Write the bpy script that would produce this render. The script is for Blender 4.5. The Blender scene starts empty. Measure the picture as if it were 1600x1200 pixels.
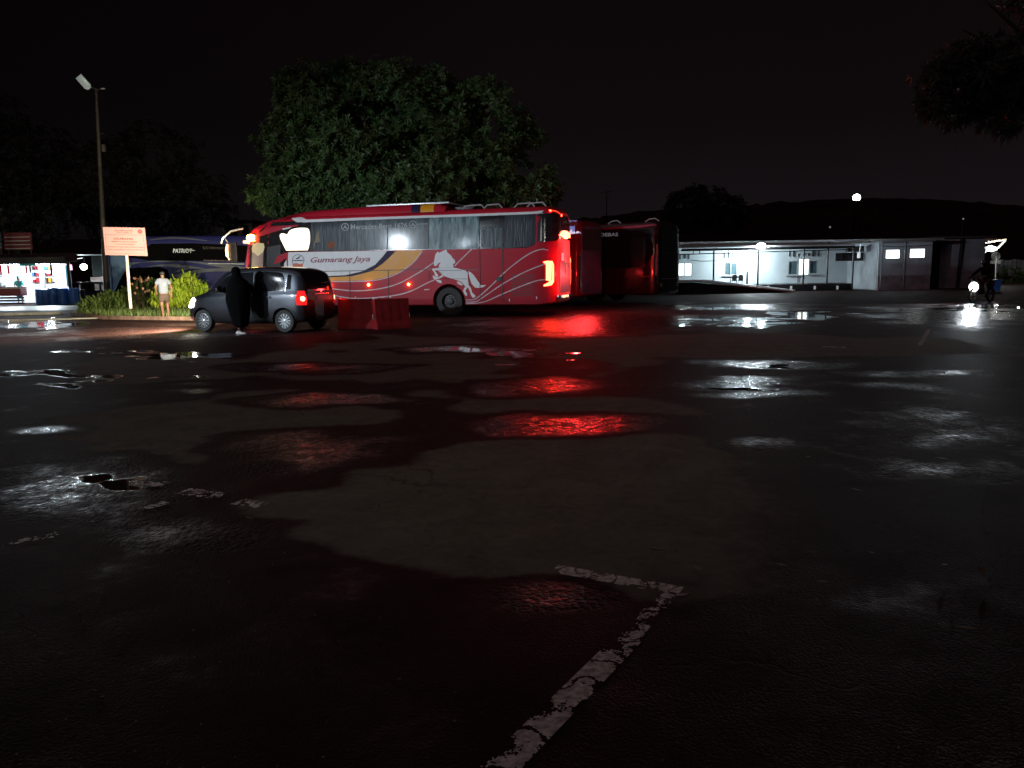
import bpy, bmesh, math, random
from mathutils import Vector, Matrix, noise
from mathutils.bvhtree import BVHTree
from mathutils.geometry import tessellate_polygon
random.seed(7)
R = math.radians
SC = bpy.context.scene
COL = SC.collection

# ------------------------------------------------------------------ camera, sky, light
CAMH, F, PITCH, ROLL = 1.45, 1250.0, math.atan(175 / 1250), R(0.9)
cam_d = bpy.data.cameras.new('camera')
cam_d.sensor_width = 36.0
cam_d.lens = 36.0 * F / 1600.0
cam_d.clip_start = 0.05
cam_d.clip_end = 2000.0
cam = bpy.data.objects.new('camera', cam_d)
COL.objects.link(cam)
CM = Matrix.Rotation(R(90) - PITCH, 3, 'X') @ Matrix.Rotation(-ROLL, 3, 'Z')
cam.matrix_world = Matrix.Translation((0, 0, CAMH)) @ CM.to_4x4()
SC.camera = cam

world = bpy.data.worlds.new('World')
SC.world = world
world.use_nodes = True
wn, wl = world.node_tree.nodes, world.node_tree.links
bg = wn['Background']
wtc = wn.new('ShaderNodeTexCoord'); wsep = wn.new('ShaderNodeSeparateXYZ'); wr = wn.new('ShaderNodeValToRGB')
wno = wn.new('ShaderNodeTexNoise'); wno.inputs['Scale'].default_value = 1.6; wno.inputs['Detail'].default_value = 4
wad = wn.new('ShaderNodeMath'); wad.operation = 'MULTIPLY_ADD'; wad.inputs[1].default_value = 0.16
wl.new(wtc.outputs['Generated'], wsep.inputs[0]); wl.new(wtc.outputs['Generated'], wno.inputs['Vector'])
wl.new(wno.outputs['Fac'], wad.inputs[0]); wl.new(wsep.outputs['Z'], wad.inputs[2]); wl.new(wad.outputs[0], wr.inputs[0])
e = wr.color_ramp.elements
e[0].position = 0.06; e[0].color = (0.0088, 0.0072, 0.0088, 1)
e[1].position = 0.50; e[1].color = (0.0030, 0.0014, 0.0018, 1)
m_ = wr.color_ramp.elements.new(0.26); m_.color = (0.0044, 0.0030, 0.0036, 1)
wmr = wn.new('ShaderNodeMapRange'); wmr.inputs[1].default_value = -0.55; wmr.inputs[2].default_value = 0.0; wmr.inputs[3].default_value = 0.40
wmx = wn.new('ShaderNodeVectorMath'); wmx.operation = 'SCALE'
wl.new(wsep.outputs['X'], wmr.inputs[0]); wl.new(wmr.outputs[0], wmx.inputs['Scale']); wl.new(wr.outputs[0], wmx.inputs[0]); wl.new(wmx.outputs[0], bg.inputs['Color']); bg.inputs['Strength'].default_value = 1.0

sun_d = bpy.data.lights.new('added_fill_sun', 'SUN'); sun_d.energy = 0.145; sun_d.angle = R(70); sun_d.color = (1.0, 0.60, 0.58)  # added weak reddish fill that lifts the blacks
sun = bpy.data.objects.new('added_fill_sun', sun_d); COL.objects.link(sun); sun.rotation_euler = (R(18), R(-12), 0)

SC.view_settings.view_transform = 'Standard'
SC.view_settings.look = 'None'
SC.view_settings.exposure = 0.0
SC.view_settings.gamma = 1.0
SC.render.engine = 'CYCLES'
SC.cycles.use_denoising = True
SC.cycles.use_light_tree = True
SC.cycles.max_bounces = 6
SC.cycles.sample_clamp_indirect = 3.0
SC.cycles.caustics_reflective = False
SC.cycles.caustics_refractive = False

# ------------------------------------------------------------------ photograph measurements -> places in the world
def ray(px, py):
    return CM @ Vector(((px - 800) / F, -(py - 600) / F, -1.0))
def G(px, py, z=0.0):
    d = ray(px, py); t = (z - CAMH) / d.z
    return Vector((d.x * t, d.y * t, z))
def at(px, py, Y):
    d = ray(px, py); t = Y / d.y
    return Vector((d.x * t, Y, CAMH + d.z * t))
def proj(p):
    v = CM.transposed() @ (Vector(p) - Vector((0, 0, CAMH)))
    if v.z > -0.05: return None
    return (800 + F * v.x / -v.z, 600 - F * v.y / -v.z)
def sst(a, b, x):
    t = min(1.0, max(0.0, (x - a) / (b - a))); return t * t * (3 - 2 * t)
def gz(x, y):
    return -0.5 * sst(49, 60, y) * sst(-19, -26, x)

# ------------------------------------------------------------------ materials
MATS = {}
def mat(name, col, rough=0.5, metal=0.0, emit=None, es=0.0, coat=0.0, var=0.12, vs=6.0, bump=0.0, bs=60.0, spec=0.5, stretch=None):
    if name in MATS: return MATS[name]
    m = bpy.data.materials.new(name); m.use_nodes = True
    n, l = m.node_tree.nodes, m.node_tree.links
    b = n['Principled BSDF']
    b.inputs['Roughness'].default_value = rough; b.inputs['Metallic'].default_value = metal
    b.inputs['Specular IOR Level'].default_value = spec
    b.inputs['Coat Weight'].default_value = coat; b.inputs['Coat Roughness'].default_value = 0.06
    tc = n.new('ShaderNodeTexCoord'); mp = n.new('ShaderNodeMapping')
    if stretch: mp.inputs['Scale'].default_value = stretch
    l.new(tc.outputs['Object'], mp.inputs[0])
    no = n.new('ShaderNodeTexNoise'); no.inputs['Scale'].default_value = vs; no.inputs['Detail'].default_value = 5
    l.new(mp.outputs[0], no.inputs['Vector'])
    mx = n.new('ShaderNodeMix'); mx.data_type = 'RGBA'
    mx.inputs[6].default_value = (*[c * (1 - var) for c in col], 1); mx.inputs[7].default_value = (*[min(1, c * (1 + var)) for c in col], 1)
    cr = n.new('ShaderNodeMapRange'); cr.inputs[1].default_value = 0.3; cr.inputs[2].default_value = 0.7
    l.new(no.outputs['Fac'], cr.inputs[0]); l.new(cr.outputs[0], mx.inputs[0]); l.new(mx.outputs[2], b.inputs['Base Color'])
    rr = n.new('ShaderNodeMapRange'); rr.inputs[3].default_value = rough * 0.8; rr.inputs[4].default_value = min(1, rough * 1.25)
    l.new(no.outputs['Fac'], rr.inputs[0]); l.new(rr.outputs[0], b.inputs['Roughness'])
    if emit:
        b.inputs['Emission Color'].default_value = (*emit, 1); b.inputs['Emission Strength'].default_value = es
    if bump:
        n2 = n.new('ShaderNodeTexNoise'); n2.inputs['Scale'].default_value = bs; n2.inputs['Detail'].default_value = 3
        l.new(mp.outputs[0], n2.inputs['Vector'])
        bp = n.new('ShaderNodeBump'); bp.inputs['Strength'].default_value = bump; bp.inputs['Distance'].default_value = 0.01
        l.new(n2.outputs['Fac'], bp.inputs['Height']); l.new(bp.outputs[0], b.inputs['Normal'])
    MATS[name] = m
    return m

def leaf_mat(name, col, col2, rough=0.42):
    m = bpy.data.materials.new(name); m.use_nodes = True
    n, l = m.node_tree.nodes, m.node_tree.links
    b = n['Principled BSDF']; b.inputs['Roughness'].default_value = rough
    g = n.new('ShaderNodeNewGeometry'); mx = n.new('ShaderNodeMix'); mx.data_type = 'RGBA'
    mx.inputs[6].default_value = (*col, 1); mx.inputs[7].default_value = (*col2, 1)
    l.new(g.outputs['Random Per Island'], mx.inputs[0]); l.new(mx.outputs[2], b.inputs['Base Color'])
    tr = n.new('ShaderNodeBsdfTranslucent'); l.new(mx.outputs[2], tr.inputs['Color'])
    ms = n.new('ShaderNodeMixShader'); ms.inputs[0].default_value = 0.18
    l.new(b.outputs[0], ms.inputs[1]); l.new(tr.outputs[0], ms.inputs[2]); l.new(ms.outputs[0], n['Material Output'].inputs['Surface'])
    return m

def glow(name, col, es): return mat(name, [min(1, c * 0.6) for c in col], 0.3, emit=col, es=es, var=0.03)

M = dict(
    red=mat('bus_red_paint', (0.50, 0.013, 0.034), 0.42, coat=0.0, spec=0.22, var=0.10, vs=1.2),
    darkred=mat('dark_red_paint', (0.10, 0.006, 0.010), 0.35, coat=0.5, var=0.2, vs=2),
    white=mat('white_paint', (0.80, 0.82, 0.84), 0.45, coat=0.0, var=0.05),
    silver=mat('silver_trim', (0.55, 0.58, 0.60), 0.3, metal=0.4, var=0.08),
    chrome=mat('chrome', (0.75, 0.77, 0.8), 0.12, metal=1.0, var=0.04),
    purple=mat('deep_purple_vinyl', (0.024, 0.012, 0.055), 0.5, spec=.2),
    yellow=mat('amber_yellow_vinyl', (0.80, 0.34, 0.008), 0.45, coat=0.0, var=0.08, vs=2),
    lilac=mat('pale_pink_vinyl', (0.66, 0.50, 0.55), 0.4),
    lettering=mat('crimson_vinyl', (0.28, 0.02, 0.08), 0.4),
    glass=mat('dark_tinted_glass', (0.012, 0.013, 0.016), 0.07, spec=0.7, var=0.2),
    black=mat('black_plastic', (0.014, 0.014, 0.015), 0.45, var=0.3),
    blackgloss=mat('gloss_black_panel', (0.022, 0.020, 0.022), 0.15, coat=0.5, var=0.25),
    rubber=mat('tyre_rubber', (0.042, 0.043, 0.042), 0.75, var=0.25, bump=0.2, bs=80),
    rim=mat('grey_wheel_metal', (0.05, 0.052, 0.052), 0.5, metal=0.3, var=0.4),
    alloy=mat('alloy_wheel', (0.62, 0.66, 0.68), 0.28, metal=0.7, var=0.1),
    steel=mat('galvanised_steel', (0.30, 0.31, 0.32), 0.45, metal=0.5, var=0.25, vs=20),
    pole=mat('dull_pole_paint', (0.036, 0.030, 0.027), 0.6, var=0.3, vs=9),
    navy=mat('navy_paint', (0.032, 0.040, 0.22), 0.45, spec=0.25, var=0.2, vs=1.5),
    steelblue=mat('steel_blue_paint', (0.16, 0.30, 0.52), 0.5, spec=.25, var=0.15, vs=1.5),
    bluesilver=mat('blue_silver_vinyl', (0.14, 0.16, 0.22), 0.4, var=0.2, vs=1.5),
    violet=mat('dark_violet_paint', (0.16, 0.13, 0.28), 0.3, coat=0.5, var=0.3, vs=2),
    greyblk=mat('charcoal_paint', (0.007, 0.007, 0.006), 0.6, spec=0.08, var=0.3),
    car=mat('dark_slate_metallic', (0.036, 0.043, 0.055), 0.30, metal=0.55, coat=1.0, var=0.10, vs=2, bump=0.03, bs=5),
    barrier=mat('red_barrier_plastic', (0.22, 0.010, 0.013), 0.6, spec=.3, var=0.25, vs=5, bump=0.1, bs=12),
    robe=mat('black_robe_cloth', (0.0022, 0.0022, 0.0026), 0.95, spec=0.08, var=0.3, bump=0.3, bs=25),
    skin=mat('brown_skin', (0.16, 0.08, 0.055), 0.55, var=0.08),
    hair=mat('black_hair', (0.012, 0.010, 0.009), 0.6, bump=0.4, bs=120),
    shirt=mat('pale_grey_shirt', (0.16, 0.19, 0.27), 0.85, var=0.06, bump=0.3, bs=14),
    shorts=mat('brown_shorts', (0.06, 0.04, 0.035), 0.85, var=0.15, bump=0.3, bs=14),
    shoe=mat('white_shoe', (0.75, 0.75, 0.75), 0.5, var=0.05),
    bark=mat('tree_bark', (0.07, 0.055, 0.04), 0.9, var=0.35, vs=12, bump=0.6, bs=18),
    wall=mat('white_plaster', (0.62, 0.70, 0.74), 0.85, var=0.10, vs=0.7, bump=0.1, bs=8),
    greywall=mat('weathered_grey_plaster', (0.42, 0.46, 0.50), 0.9, var=0.28, vs=0.9, bump=0.15, bs=8),
    dado=mat('faded_pink_brick_dado', (0.26, 0.22, 0.25), 0.9, var=0.35, vs=2.2, bump=0.2, bs=8),
    darkwall=mat('dark_tiled_plinth', (0.020, 0.018, 0.022), 0.5, var=0.3),
    concrete=mat('concrete', (0.24, 0.235, 0.22), 0.85, var=0.25, vs=4, bump=0.3, bs=30),
    rooftile=mat('dark_roof_sheet', (0.05, 0.04, 0.04), 0.7, var=0.3, stretch=(1, 8, 1)),
    cream=mat('cream_plaster', (0.30, 0.26, 0.21), 0.9, var=0.25, vs=1.5),
    bluedrum=mat('blue_plastic', (0.05, 0.17, 0.52), 0.4, var=0.2),
    paint=mat('worn_road_paint', (0.46, 0.44, 0.43), 0.8, var=0.55, vs=38, bump=0.8, bs=90),
    soil=mat('planter_soil', (0.05, 0.038, 0.028), 0.95, var=0.4, vs=9, bump=0.8, bs=20),
    wood=mat('dark_wood', (0.06, 0.035, 0.03), 0.7, var=0.3, stretch=(1, 1, 9)),
    redlitsign=mat('white_sign_painted_red_light', (0.60, 0.33, 0.335), 0.55, var=0.05, vs=3),  # white board; the red light on it is put into the colour
    signink=mat('brown_sign_ink', (0.22, 0.07, 0.06), 0.6),
    teal=mat('turquoise_cloth', (0.05, 0.42, 0.45), 0.8),
    hill=mat('night_hill_vegetation', (0.022, 0.012, 0.014), 1.0, var=0.4, vs=0.1, spec=0.0),
)
def grime(m, dirt=(0.05, 0.035, 0.03)):
    n, l = m.node_tree.nodes, m.node_tree.links; b = n['Principled BSDF']; src = b.inputs['Base Color'].links[0].from_socket
    tc = n.new('ShaderNodeTexCoord'); sp = n.new('ShaderNodeSeparateXYZ'); l.new(tc.outputs['Object'], sp.inputs[0])
    no = n.new('ShaderNodeTexNoise'); no.inputs['Scale'].default_value = 3.5; no.inputs['Detail'].default_value = 6; l.new(tc.outputs['Object'], no.inputs['Vector'])
    mr = n.new('ShaderNodeMapRange'); mr.inputs[1].default_value = 1.15; mr.inputs[2].default_value = 0.30; mr.inputs[4].default_value = 0.75; l.new(sp.outputs['Z'], mr.inputs[0])
    mu = n.new('ShaderNodeMath'); mu.operation = 'MULTIPLY'; l.new(mr.outputs[0], mu.inputs[0]); l.new(no.outputs['Fac'], mu.inputs[1])
    mx = n.new('ShaderNodeMix'); mx.data_type = 'RGBA'; l.new(mu.outputs[0], mx.inputs[0]); l.new(src, mx.inputs[6]); mx.inputs[7].default_value = (*dirt, 1); l.new(mx.outputs[2], b.inputs['Base Color'])
grime(M['red']); grime(M['car'])
def streaky(name, c1, c2, rough, sc=(2.2, 2.2, 0.25), s=5.0):
    m = bpy.data.materials.new(name); m.use_nodes = True
    n, l = m.node_tree.nodes, m.node_tree.links; b = n['Principled BSDF']
    tc = n.new('ShaderNodeTexCoord'); mp = n.new('ShaderNodeMapping'); mp.inputs['Scale'].default_value = sc
    no = n.new('ShaderNodeTexNoise'); no.inputs['Scale'].default_value = s; no.inputs['Detail'].default_value = 6; no.inputs['Distortion'].default_value = 0.8
    l.new(tc.outputs['Object'], mp.inputs[0]); l.new(mp.outputs[0], no.inputs['Vector'])
    r = n.new('ShaderNodeValToRGB'); r.color_ramp.elements[0].position = 0.38; r.color_ramp.elements[1].position = 0.66
    r.color_ramp.elements[0].color = (*c1, 1); r.color_ramp.elements[1].color = (*c2, 1)
    l.new(no.outputs['Fac'], r.inputs[0]); l.new(r.outputs[0], b.inputs['Base Color'])
    bp = n.new('ShaderNodeBump'); bp.inputs['Strength'].default_value = 0.5; bp.inputs['Distance'].default_value = 0.02
    l.new(no.outputs['Fac'], bp.inputs['Height']); l.new(bp.outputs[0], b.inputs['Normal'])
    b.inputs['Roughness'].default_value = rough
    b.inputs['Specular IOR Level'].default_value = 0.2; b.inputs['Coat Weight'].default_value = 0.13; b.inputs['Coat Roughness'].default_value = 0.10
    return m
M['fog1'] = streaky('rain_streaked_grey_glass', (0.030, 0.046, 0.056), (0.105, 0.15, 0.17), 0.35)
M['fog2'] = streaky('wavy_wet_curtained_glass', (0.04, 0.078, 0.092), (0.24, 0.37, 0.40), 0.35, (2.4, 2.4, 0.55), 3.2)
M['fog3'] = streaky('dim_curtained_glass', (0.018, 0.024, 0.034), (0.045, 0.056, 0.072), 0.35)

# ------------------------------------------------------------------ mesh helpers
class MB:
    def __init__(s): s.v = []; s.f = []
    def add(s, vs, fs):
        o = len(s.v); s.v += [Vector(v) for v in vs]; s.f += [tuple(i + o for i in f) for f in fs]; return s
    def box(s, c, d, rz=0.0, rx=0.0):
        c = Vector(c); h = Vector(d) / 2; r = Matrix.Rotation(rz, 3, 'Z') @ Matrix.Rotation(rx, 3, 'X')
        vs = [c + r @ Vector((h.x * i, h.y * j, h.z * k)) for i in (-1, 1) for j in (-1, 1) for k in (-1, 1)]
        return s.add(vs, [(0, 1, 3, 2), (4, 6, 7, 5), (0, 4, 5, 1), (2, 3, 7, 6), (0, 2, 6, 4), (1, 5, 7, 3)])
    def tube(s, pts, r, n=8, cap=True):
        pts = [Vector(p) for p in pts]; rs = r if isinstance(r, (list, tuple)) else [r] * len(pts)
        rings = []
        for i, p in enumerate(pts):
            t = (pts[min(i + 1, len(pts) - 1)] - pts[max(i - 1, 0)]).normalized()
            a = t.cross(Vector((0, 0, 1)) if abs(t.z) < 0.9 else Vector((1, 0, 0))).normalized(); b = t.cross(a)
            rings.append([p + (a * math.cos(k * 2 * math.pi / n) + b * math.sin(k * 2 * math.pi / n)) * rs[i] for k in range(n)])
        return s.loft(rings, cap)
    def loft(s, rings, cap=True):
        n = len(rings[0]); vs = [v for r in rings for v in r]; fs = []
        for i in range(len(rings) - 1):
            for k in range(n):
                a = i * n + k; b = i * n + (k + 1) % n
                fs.append((a, b, b + n, a + n))
        if cap: fs += [tuple(range(n))[::-1], tuple(range((len(rings) - 1) * n, len(rings) * n))]
        return s.add(vs, fs)
    def lathe(s, prof, axis='Y', n=28, c=(0, 0, 0), cap=True):
        c = Vector(c); rings = []
        for r, h in prof:
            ring = []
            for k in range(n):
                a = k * 2 * math.pi / n; x, y = r * math.cos(a), r * math.sin(a)
                ring.append(c + (Vector((x, h, y)) if axis == 'Y' else Vector((x, y, h)) if axis == 'Z' else Vector((h, x, y))))
            rings.append(ring)
        return s.loft(rings, cap)
    def prism(s, poly, o, a, b, nrm, th):
        o, a, b, nrm = Vector(o), Vector(a), Vector(b), Vector(nrm); n = len(poly)
        p0 = [o + a * x + b * y for x, y in poly]; p1 = [p + nrm * th for p in p0]
        tr = tessellate_polygon([[Vector((x, y, 0)) for x, y in poly]])
        return s.add(p0 + p1, [tuple(t) for t in tr] + [tuple(i + n for i in t[::-1]) for t in tr] + [(i, (i + 1) % n, (i + 1) % n + n, i + n) for i in range(n)])
    def quad(s, a, b, c, d): return s.add([a, b, c, d], [(0, 1, 2, 3)])
    def mesh(s, name, m=None, smooth=True, angle=35, recalc=True):
        me = bpy.data.meshes.new(name); me.from_pydata([tuple(v) for v in s.v], [], s.f); me.validate()
        if recalc:
            bm = bmesh.new(); bm.from_mesh(me); bmesh.ops.recalc_face_normals(bm, faces=bm.faces); bm.to_mesh(me); bm.free()
        if smooth:
            me.polygons.foreach_set('use_smooth', [True] * len(me.polygons)); me.set_sharp_from_angle(angle=R(angle))
        if m: me.materials.append(m)
        return me
    def build(s, name, m, parent=None, smooth=True, angle=35, bevel=0.0, recalc=True):
        me = s.mesh(name, m, smooth, angle, recalc)
        if bevel:
            bm = bmesh.new(); bm.from_mesh(me)
            bmesh.ops.bevel(bm, geom=[x for x in bm.edges if x.is_manifold and x.calc_face_angle(0) > R(40)], offset=bevel, segments=2, affect='EDGES', profile=0.7)
            bm.to_mesh(me); bm.free()
            me.polygons.foreach_set('use_smooth', [True] * len(me.polygons)); me.set_sharp_from_angle(angle=R(angle))
        return link(name, me, parent)
def link(name, me, parent=None):
    o = bpy.data.objects.new(name, me); COL.objects.link(o)
    if parent: o.parent = parent
    return o
def tag(o, label=None, cat=None, group=None, kind=None):
    if label: o['label'] = label
    if cat: o['category'] = cat
    if group: o['group'] = group
    if kind: o['kind'] = kind
    return o
def empty(name, loc, rz=0.0, label=None, cat=None, group=None):
    o = bpy.data.objects.new(name, None); o.empty_display_size = 0.2; COL.objects.link(o)
    o.location = loc; o.rotation_euler = (0, 0, rz)
    return tag(o, label, cat, group)
def copy_tree(o, parent=None):
    c = o.copy(); COL.objects.link(c)
    if parent: c.parent = parent
    for ch in list(o.children): copy_tree(ch, c)
    return c
def evaluated(me, mods):
    o = bpy.data.objects.new('tmp', me); COL.objects.link(o); mods(o)
    dg = bpy.context.evaluated_depsgraph_get(); dg.update()
    m2 = bpy.data.meshes.new_from_object(o.evaluated_get(dg)); bpy.data.objects.remove(o)
    return m2
def cut(me, cutters):
    objs = [bpy.data.objects.new('tmpcut', c) for c in cutters]
    for c in objs: COL.objects.link(c)
    def mods(o):
        for c in objs:
            m = o.modifiers.new('b', 'BOOLEAN'); m.operation = 'DIFFERENCE'; m.object = c; m.solver = 'MANIFOLD'
    r = evaluated(me, mods)
    for c in objs: bpy.data.objects.remove(c)
    r.polygons.foreach_set('use_smooth', [True] * len(r.polygons)); r.set_sharp_from_angle(angle=R(35))
    return r
def text2d(s, shear=0.0, bold=0.0, spacing=1.0):
    c = bpy.data.curves.new('t', 'FONT'); c.body = s; c.size = 1.0; c.shear = shear; c.offset = bold; c.space_character = spacing; c.resolution_u = 3
    o = bpy.data.objects.new('t', c); COL.objects.link(o)
    dg = bpy.context.evaluated_depsgraph_get(); dg.update()
    me = bpy.data.meshes.new_from_object(o.evaluated_get(dg)); bpy.data.objects.remove(o)
    vs = [(v.co.x, v.co.y) for v in me.vertices]; fs = [tuple(p.vertices) for p in me.polygons]
    x0 = min(v[0] for v in vs); x1 = max(v[0] for v in vs); y0 = min(v[1] for v in vs); y1 = max(v[1] for v in vs)
    bpy.data.meshes.remove(me); bpy.data.curves.remove(c)
    return [((x - x0) / (x1 - x0), (y - y0) / (y1 - y0)) for x, y in vs], fs
def strip2d(pts, w):
    """ribbon polygon round a polyline; w a number or a list"""
    n = len(pts); ws = w if isinstance(w, (list, tuple)) else [w] * n; L, Rr = [], []
    for i in range(n):
        a, b = Vector(pts[max(i - 1, 0)]), Vector(pts[min(i + 1, n - 1)]); t = (b - a).normalized(); nn = Vector((-t.y, t.x)) * ws[i] / 2
        p = Vector(pts[i]); L.append(tuple(p + nn)); Rr.append(tuple(p - nn))
    return L, Rr
def smooth2d(pts, k=4):
    out = []
    for i in range(len(pts) - 1):
        p0, p1, p2, p3 = (Vector(pts[max(i - 1, 0)]), Vector(pts[i]), Vector(pts[i + 1]), Vector(pts[min(i + 2, len(pts) - 1)]))
        for j in range(k):
            t = j / k
            out.append(tuple(0.5 * ((2 * p1) + (p2 - p0) * t + (2 * p0 - 5 * p1 + 4 * p2 - p3) * t * t + (3 * p1 - p0 - 3 * p2 + p3) * t ** 3)))
    out.append(tuple(pts[-1])); return out

class Shell:
    """patches laid on a body surface: 2D outlines are wrapped onto the hull a few mm proud of it"""
    def __init__(s, me, root):
        bm = bmesh.new(); bm.from_mesh(me); s.bvh = BVHTree.FromBMesh(bm); bm.free(); s.root = root
    def frame(s, kind, side=1):
        if kind == 'side': return (lambda a, b: (Vector((a, side * 4.0, b)), Vector((0, -side, 0))))
        if kind == 'rear': return (lambda a, b: (Vector((-9.0, a, b)), Vector((1, 0, 0))))
        if kind == 'front': return (lambda a, b: (Vector((20.0, a, b)), Vector((-1, 0, 0))))
    def corner(s, c, ang):
        n = Vector((math.cos(ang), math.sin(ang), 0)); t = Vector((-n.y, n.x, 0)); c = Vector(c)
        return (lambda a, b: (c + t * a + Vector((0, 0, b)) + n * 4, -n))
    def patch(s, name, geo, m, fr=None, off=0.006, step=0.25, parent=None, side=1, th=0.0):
        fr = fr or s.frame('side', side)
        bm = bmesh.new()
        polys, tris = geo if isinstance(geo, tuple) else (geo, None)
        if tris is not None:
            vs = [bm.verts.new((x, y, 0)) for x, y in polys]
            for f in tris:
                try: bm.faces.new([vs[i] for i in f])
                except ValueError: pass
        else:
            for poly in (polys if isinstance(polys[0][0], (list, tuple)) else [polys]):
                vs = [bm.verts.new((x, y, 0)) for x, y in poly]
                for t in tessellate_polygon([[Vector((x, y, 0)) for x, y in poly]]):
                    try: bm.faces.new([vs[i] for i in t])
                    except ValueError: pass
        for ax in (0, 1):
            lo = min(v.co[ax] for v in bm.verts); hi = max(v.co[ax] for v in bm.verts); k = math.ceil(lo / step) * step
            while k < hi:
                co = [0, 0, 0]; co[ax] = k; no = [0, 0, 0]; no[ax] = 1
                bmesh.ops.bisect_plane(bm, geom=list(bm.verts) + list(bm.edges) + list(bm.faces), plane_co=co, plane_no=no); k += step
        for v in bm.verts:
            o, d = fr(v.co.x, v.co.y); h = s.bvh.ray_cast(o, d, 30)
            if h[0] is None:
                q = s.bvh.find_nearest(o + d * 4); p = q[0] if q[0] else o + d * 4
            else: p = h[0]
            v.co = p - d * off
        bm.normal_update()
        if bm.faces:
            o, d = fr(*[0, 1]); 
            if sum(f.normal.dot(-d) * f.calc_area() for f in bm.faces) < 0: bmesh.ops.reverse_faces(bm, faces=bm.faces)
        me = bpy.data.meshes.new(name); bm.to_mesh(me); bm.free()
        me.materials.append(m); me.polygons.foreach_set('use_smooth', [True] * len(me.polygons)); me.set_sharp_from_angle(angle=R(40))
        return link(name, me, parent or s.root)

def wheel(parent, c, r, w, out, style='bus'):
    """tyre mesh with rim sub-part; out = +1/-1 outward along local y"""
    c = Vector(c)
    t = MB(); ri = r * (0.56 if style == 'bus' else 0.66)
    t.lathe([(ri, -w / 2), (r * 0.93, -w / 2), (r * 0.985, -w * 0.38), (r, -w * 0.25), (r, w * 0.25), (r * 0.985, w * 0.38), (r * 0.93, w / 2), (ri, w / 2), (ri * 0.97, w * .42), (ri * .97, -w * .42), (ri, -w / 2)], c=(0, 0, 0), n=36, cap=False)
    if style == 'bus':
        for k in range(36):
            a = k * math.pi / 18; t.box((math.cos(a) * r * .998, 0, math.sin(a) * r * .998), (0.012, w * .8, 0.012))
    o = t.build('wheel', M['rubber'], parent); o.location = c
    s = out
    if style == 'bus':
        b = MB(); b.lathe([(ri * 0.98, s * w * .45), (ri * .9, s * w * .3), (ri * .8, s * w * .10), (ri * .45, s * w * .12), (ri * .38, s * w * .34), (ri * .22, s * w * .38), (0.01, s * w * .38), (0.01, 0), (ri * .98, 0), (ri * 0.98, s * w * .45)], n=28, cap=False)
        for k in range(10):
            a = k * math.pi / 5; b.box((math.cos(a) * ri * .62, s * w * .17, math.sin(a) * ri * .62), (.035, .05, .035))
        b.build('rim', M['rim'], o)
    else:
        b = MB(); y = s * w * .44
        b.lathe([(ri, y), (ri * .93, y + s * .005), (ri * .90, y - s * .02), (ri * .97, y - s * .05), (ri, y)], n=36, cap=False)
        b.lathe([(ri * .2, y + s * .004), (0.004, y + s * .012), (0.004, y - s * .03), (ri * .2, y - s * .03)], n=16)
        for k in range(6):
            a = k * math.pi / 3 + .2
            for da in (-.17, .17):
                u0 = Vector((math.cos(a + da * .5), 0, math.sin(a + da * .5))) * ri * .14; u1 = Vector((math.cos(a + da * 1.6), 0, math.sin(a + da * 1.6))) * ri * .93
                tt = (u1 - u0).normalized(); nn = Vector((-tt.z, 0, tt.x)) * ri * .065
                Y = Vector((0, y, 0)); D = Vector((0, -s * .03, 0))
                b.loft([[u0 + nn + Y, u0 - nn + Y, u0 - nn + Y + D, u0 + nn + Y + D], [u1 + nn * 1.15 + Y, u1 - nn * 1.15 + Y, u1 - nn * 1.15 + Y + D, u1 + nn * 1.15 + Y + D]])
        b.build('rim', M['alloy'], o)
        MB().lathe([(ri * .97, s * w * .2), (0.01, s * w * .2), (0.01, s * w * .1), (ri * .97, s * w * .1)], n=24).build('brake_backing', M['black'], o)
    return o

def lamp(name, kind, loc, energy, col, size=0.1, parent=None, spot=None, blend=0.5, tgt=None):
    d = bpy.data.lights.new(name, kind); d.energy = energy; d.color = col
    if kind == 'AREA': d.size = size
    else: d.shadow_soft_size = size
    if kind == 'SPOT': d.spot_size = R(spot); d.spot_blend = blend
    o = bpy.data.objects.new(name, d); COL.objects.link(o)
    if parent: o.parent = parent
    o.location = loc
    if tgt is not None: o.rotation_euler = (Vector(tgt) - Vector(loc)).to_track_quat('-Z', 'Y').to_euler()
    return o
# ------------------------------------------------------------------ ground
def in_poly(x, y, P):
    c = False; j = len(P) - 1
    for i in range(len(P)):
        if (P[i][1] > y) != (P[j][1] > y) and x < (P[j][0] - P[i][0]) * (y - P[i][1]) / (P[j][1] - P[i][1]) + P[i][0]: c = not c
        j = i
    return c
DRY = [  # outlines of drier asphalt
    [(120, 650), (250, 630), (430, 605), (520, 625), (590, 640), (560, 655), (420, 690), (330, 715), (260, 740), (150, 735)],
    [(600, 735), (700, 690), (900, 668), (1080, 690), (1300, 730), (1420, 790), (1330, 880), (1150, 930), (1060, 945), (960, 925), (830, 915), (700, 900), (560, 862), (450, 820), (400, 795), (430, 770), (560, 760)],
    [(120, 560), (380, 560), (600, 520), (760, 535), (820, 570), (780, 600), (620, 600), (420, 585), (260, 600), (120, 590)],
    [(620, 610), (780, 600), (960, 620), (1060, 650), (960, 655), (820, 645), (700, 640)],
    [(880, 525), (1150, 520), (1500, 530), (1600, 555), (1300, 556), (1040, 560), (960, 590), (900, 560)],
]
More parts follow.
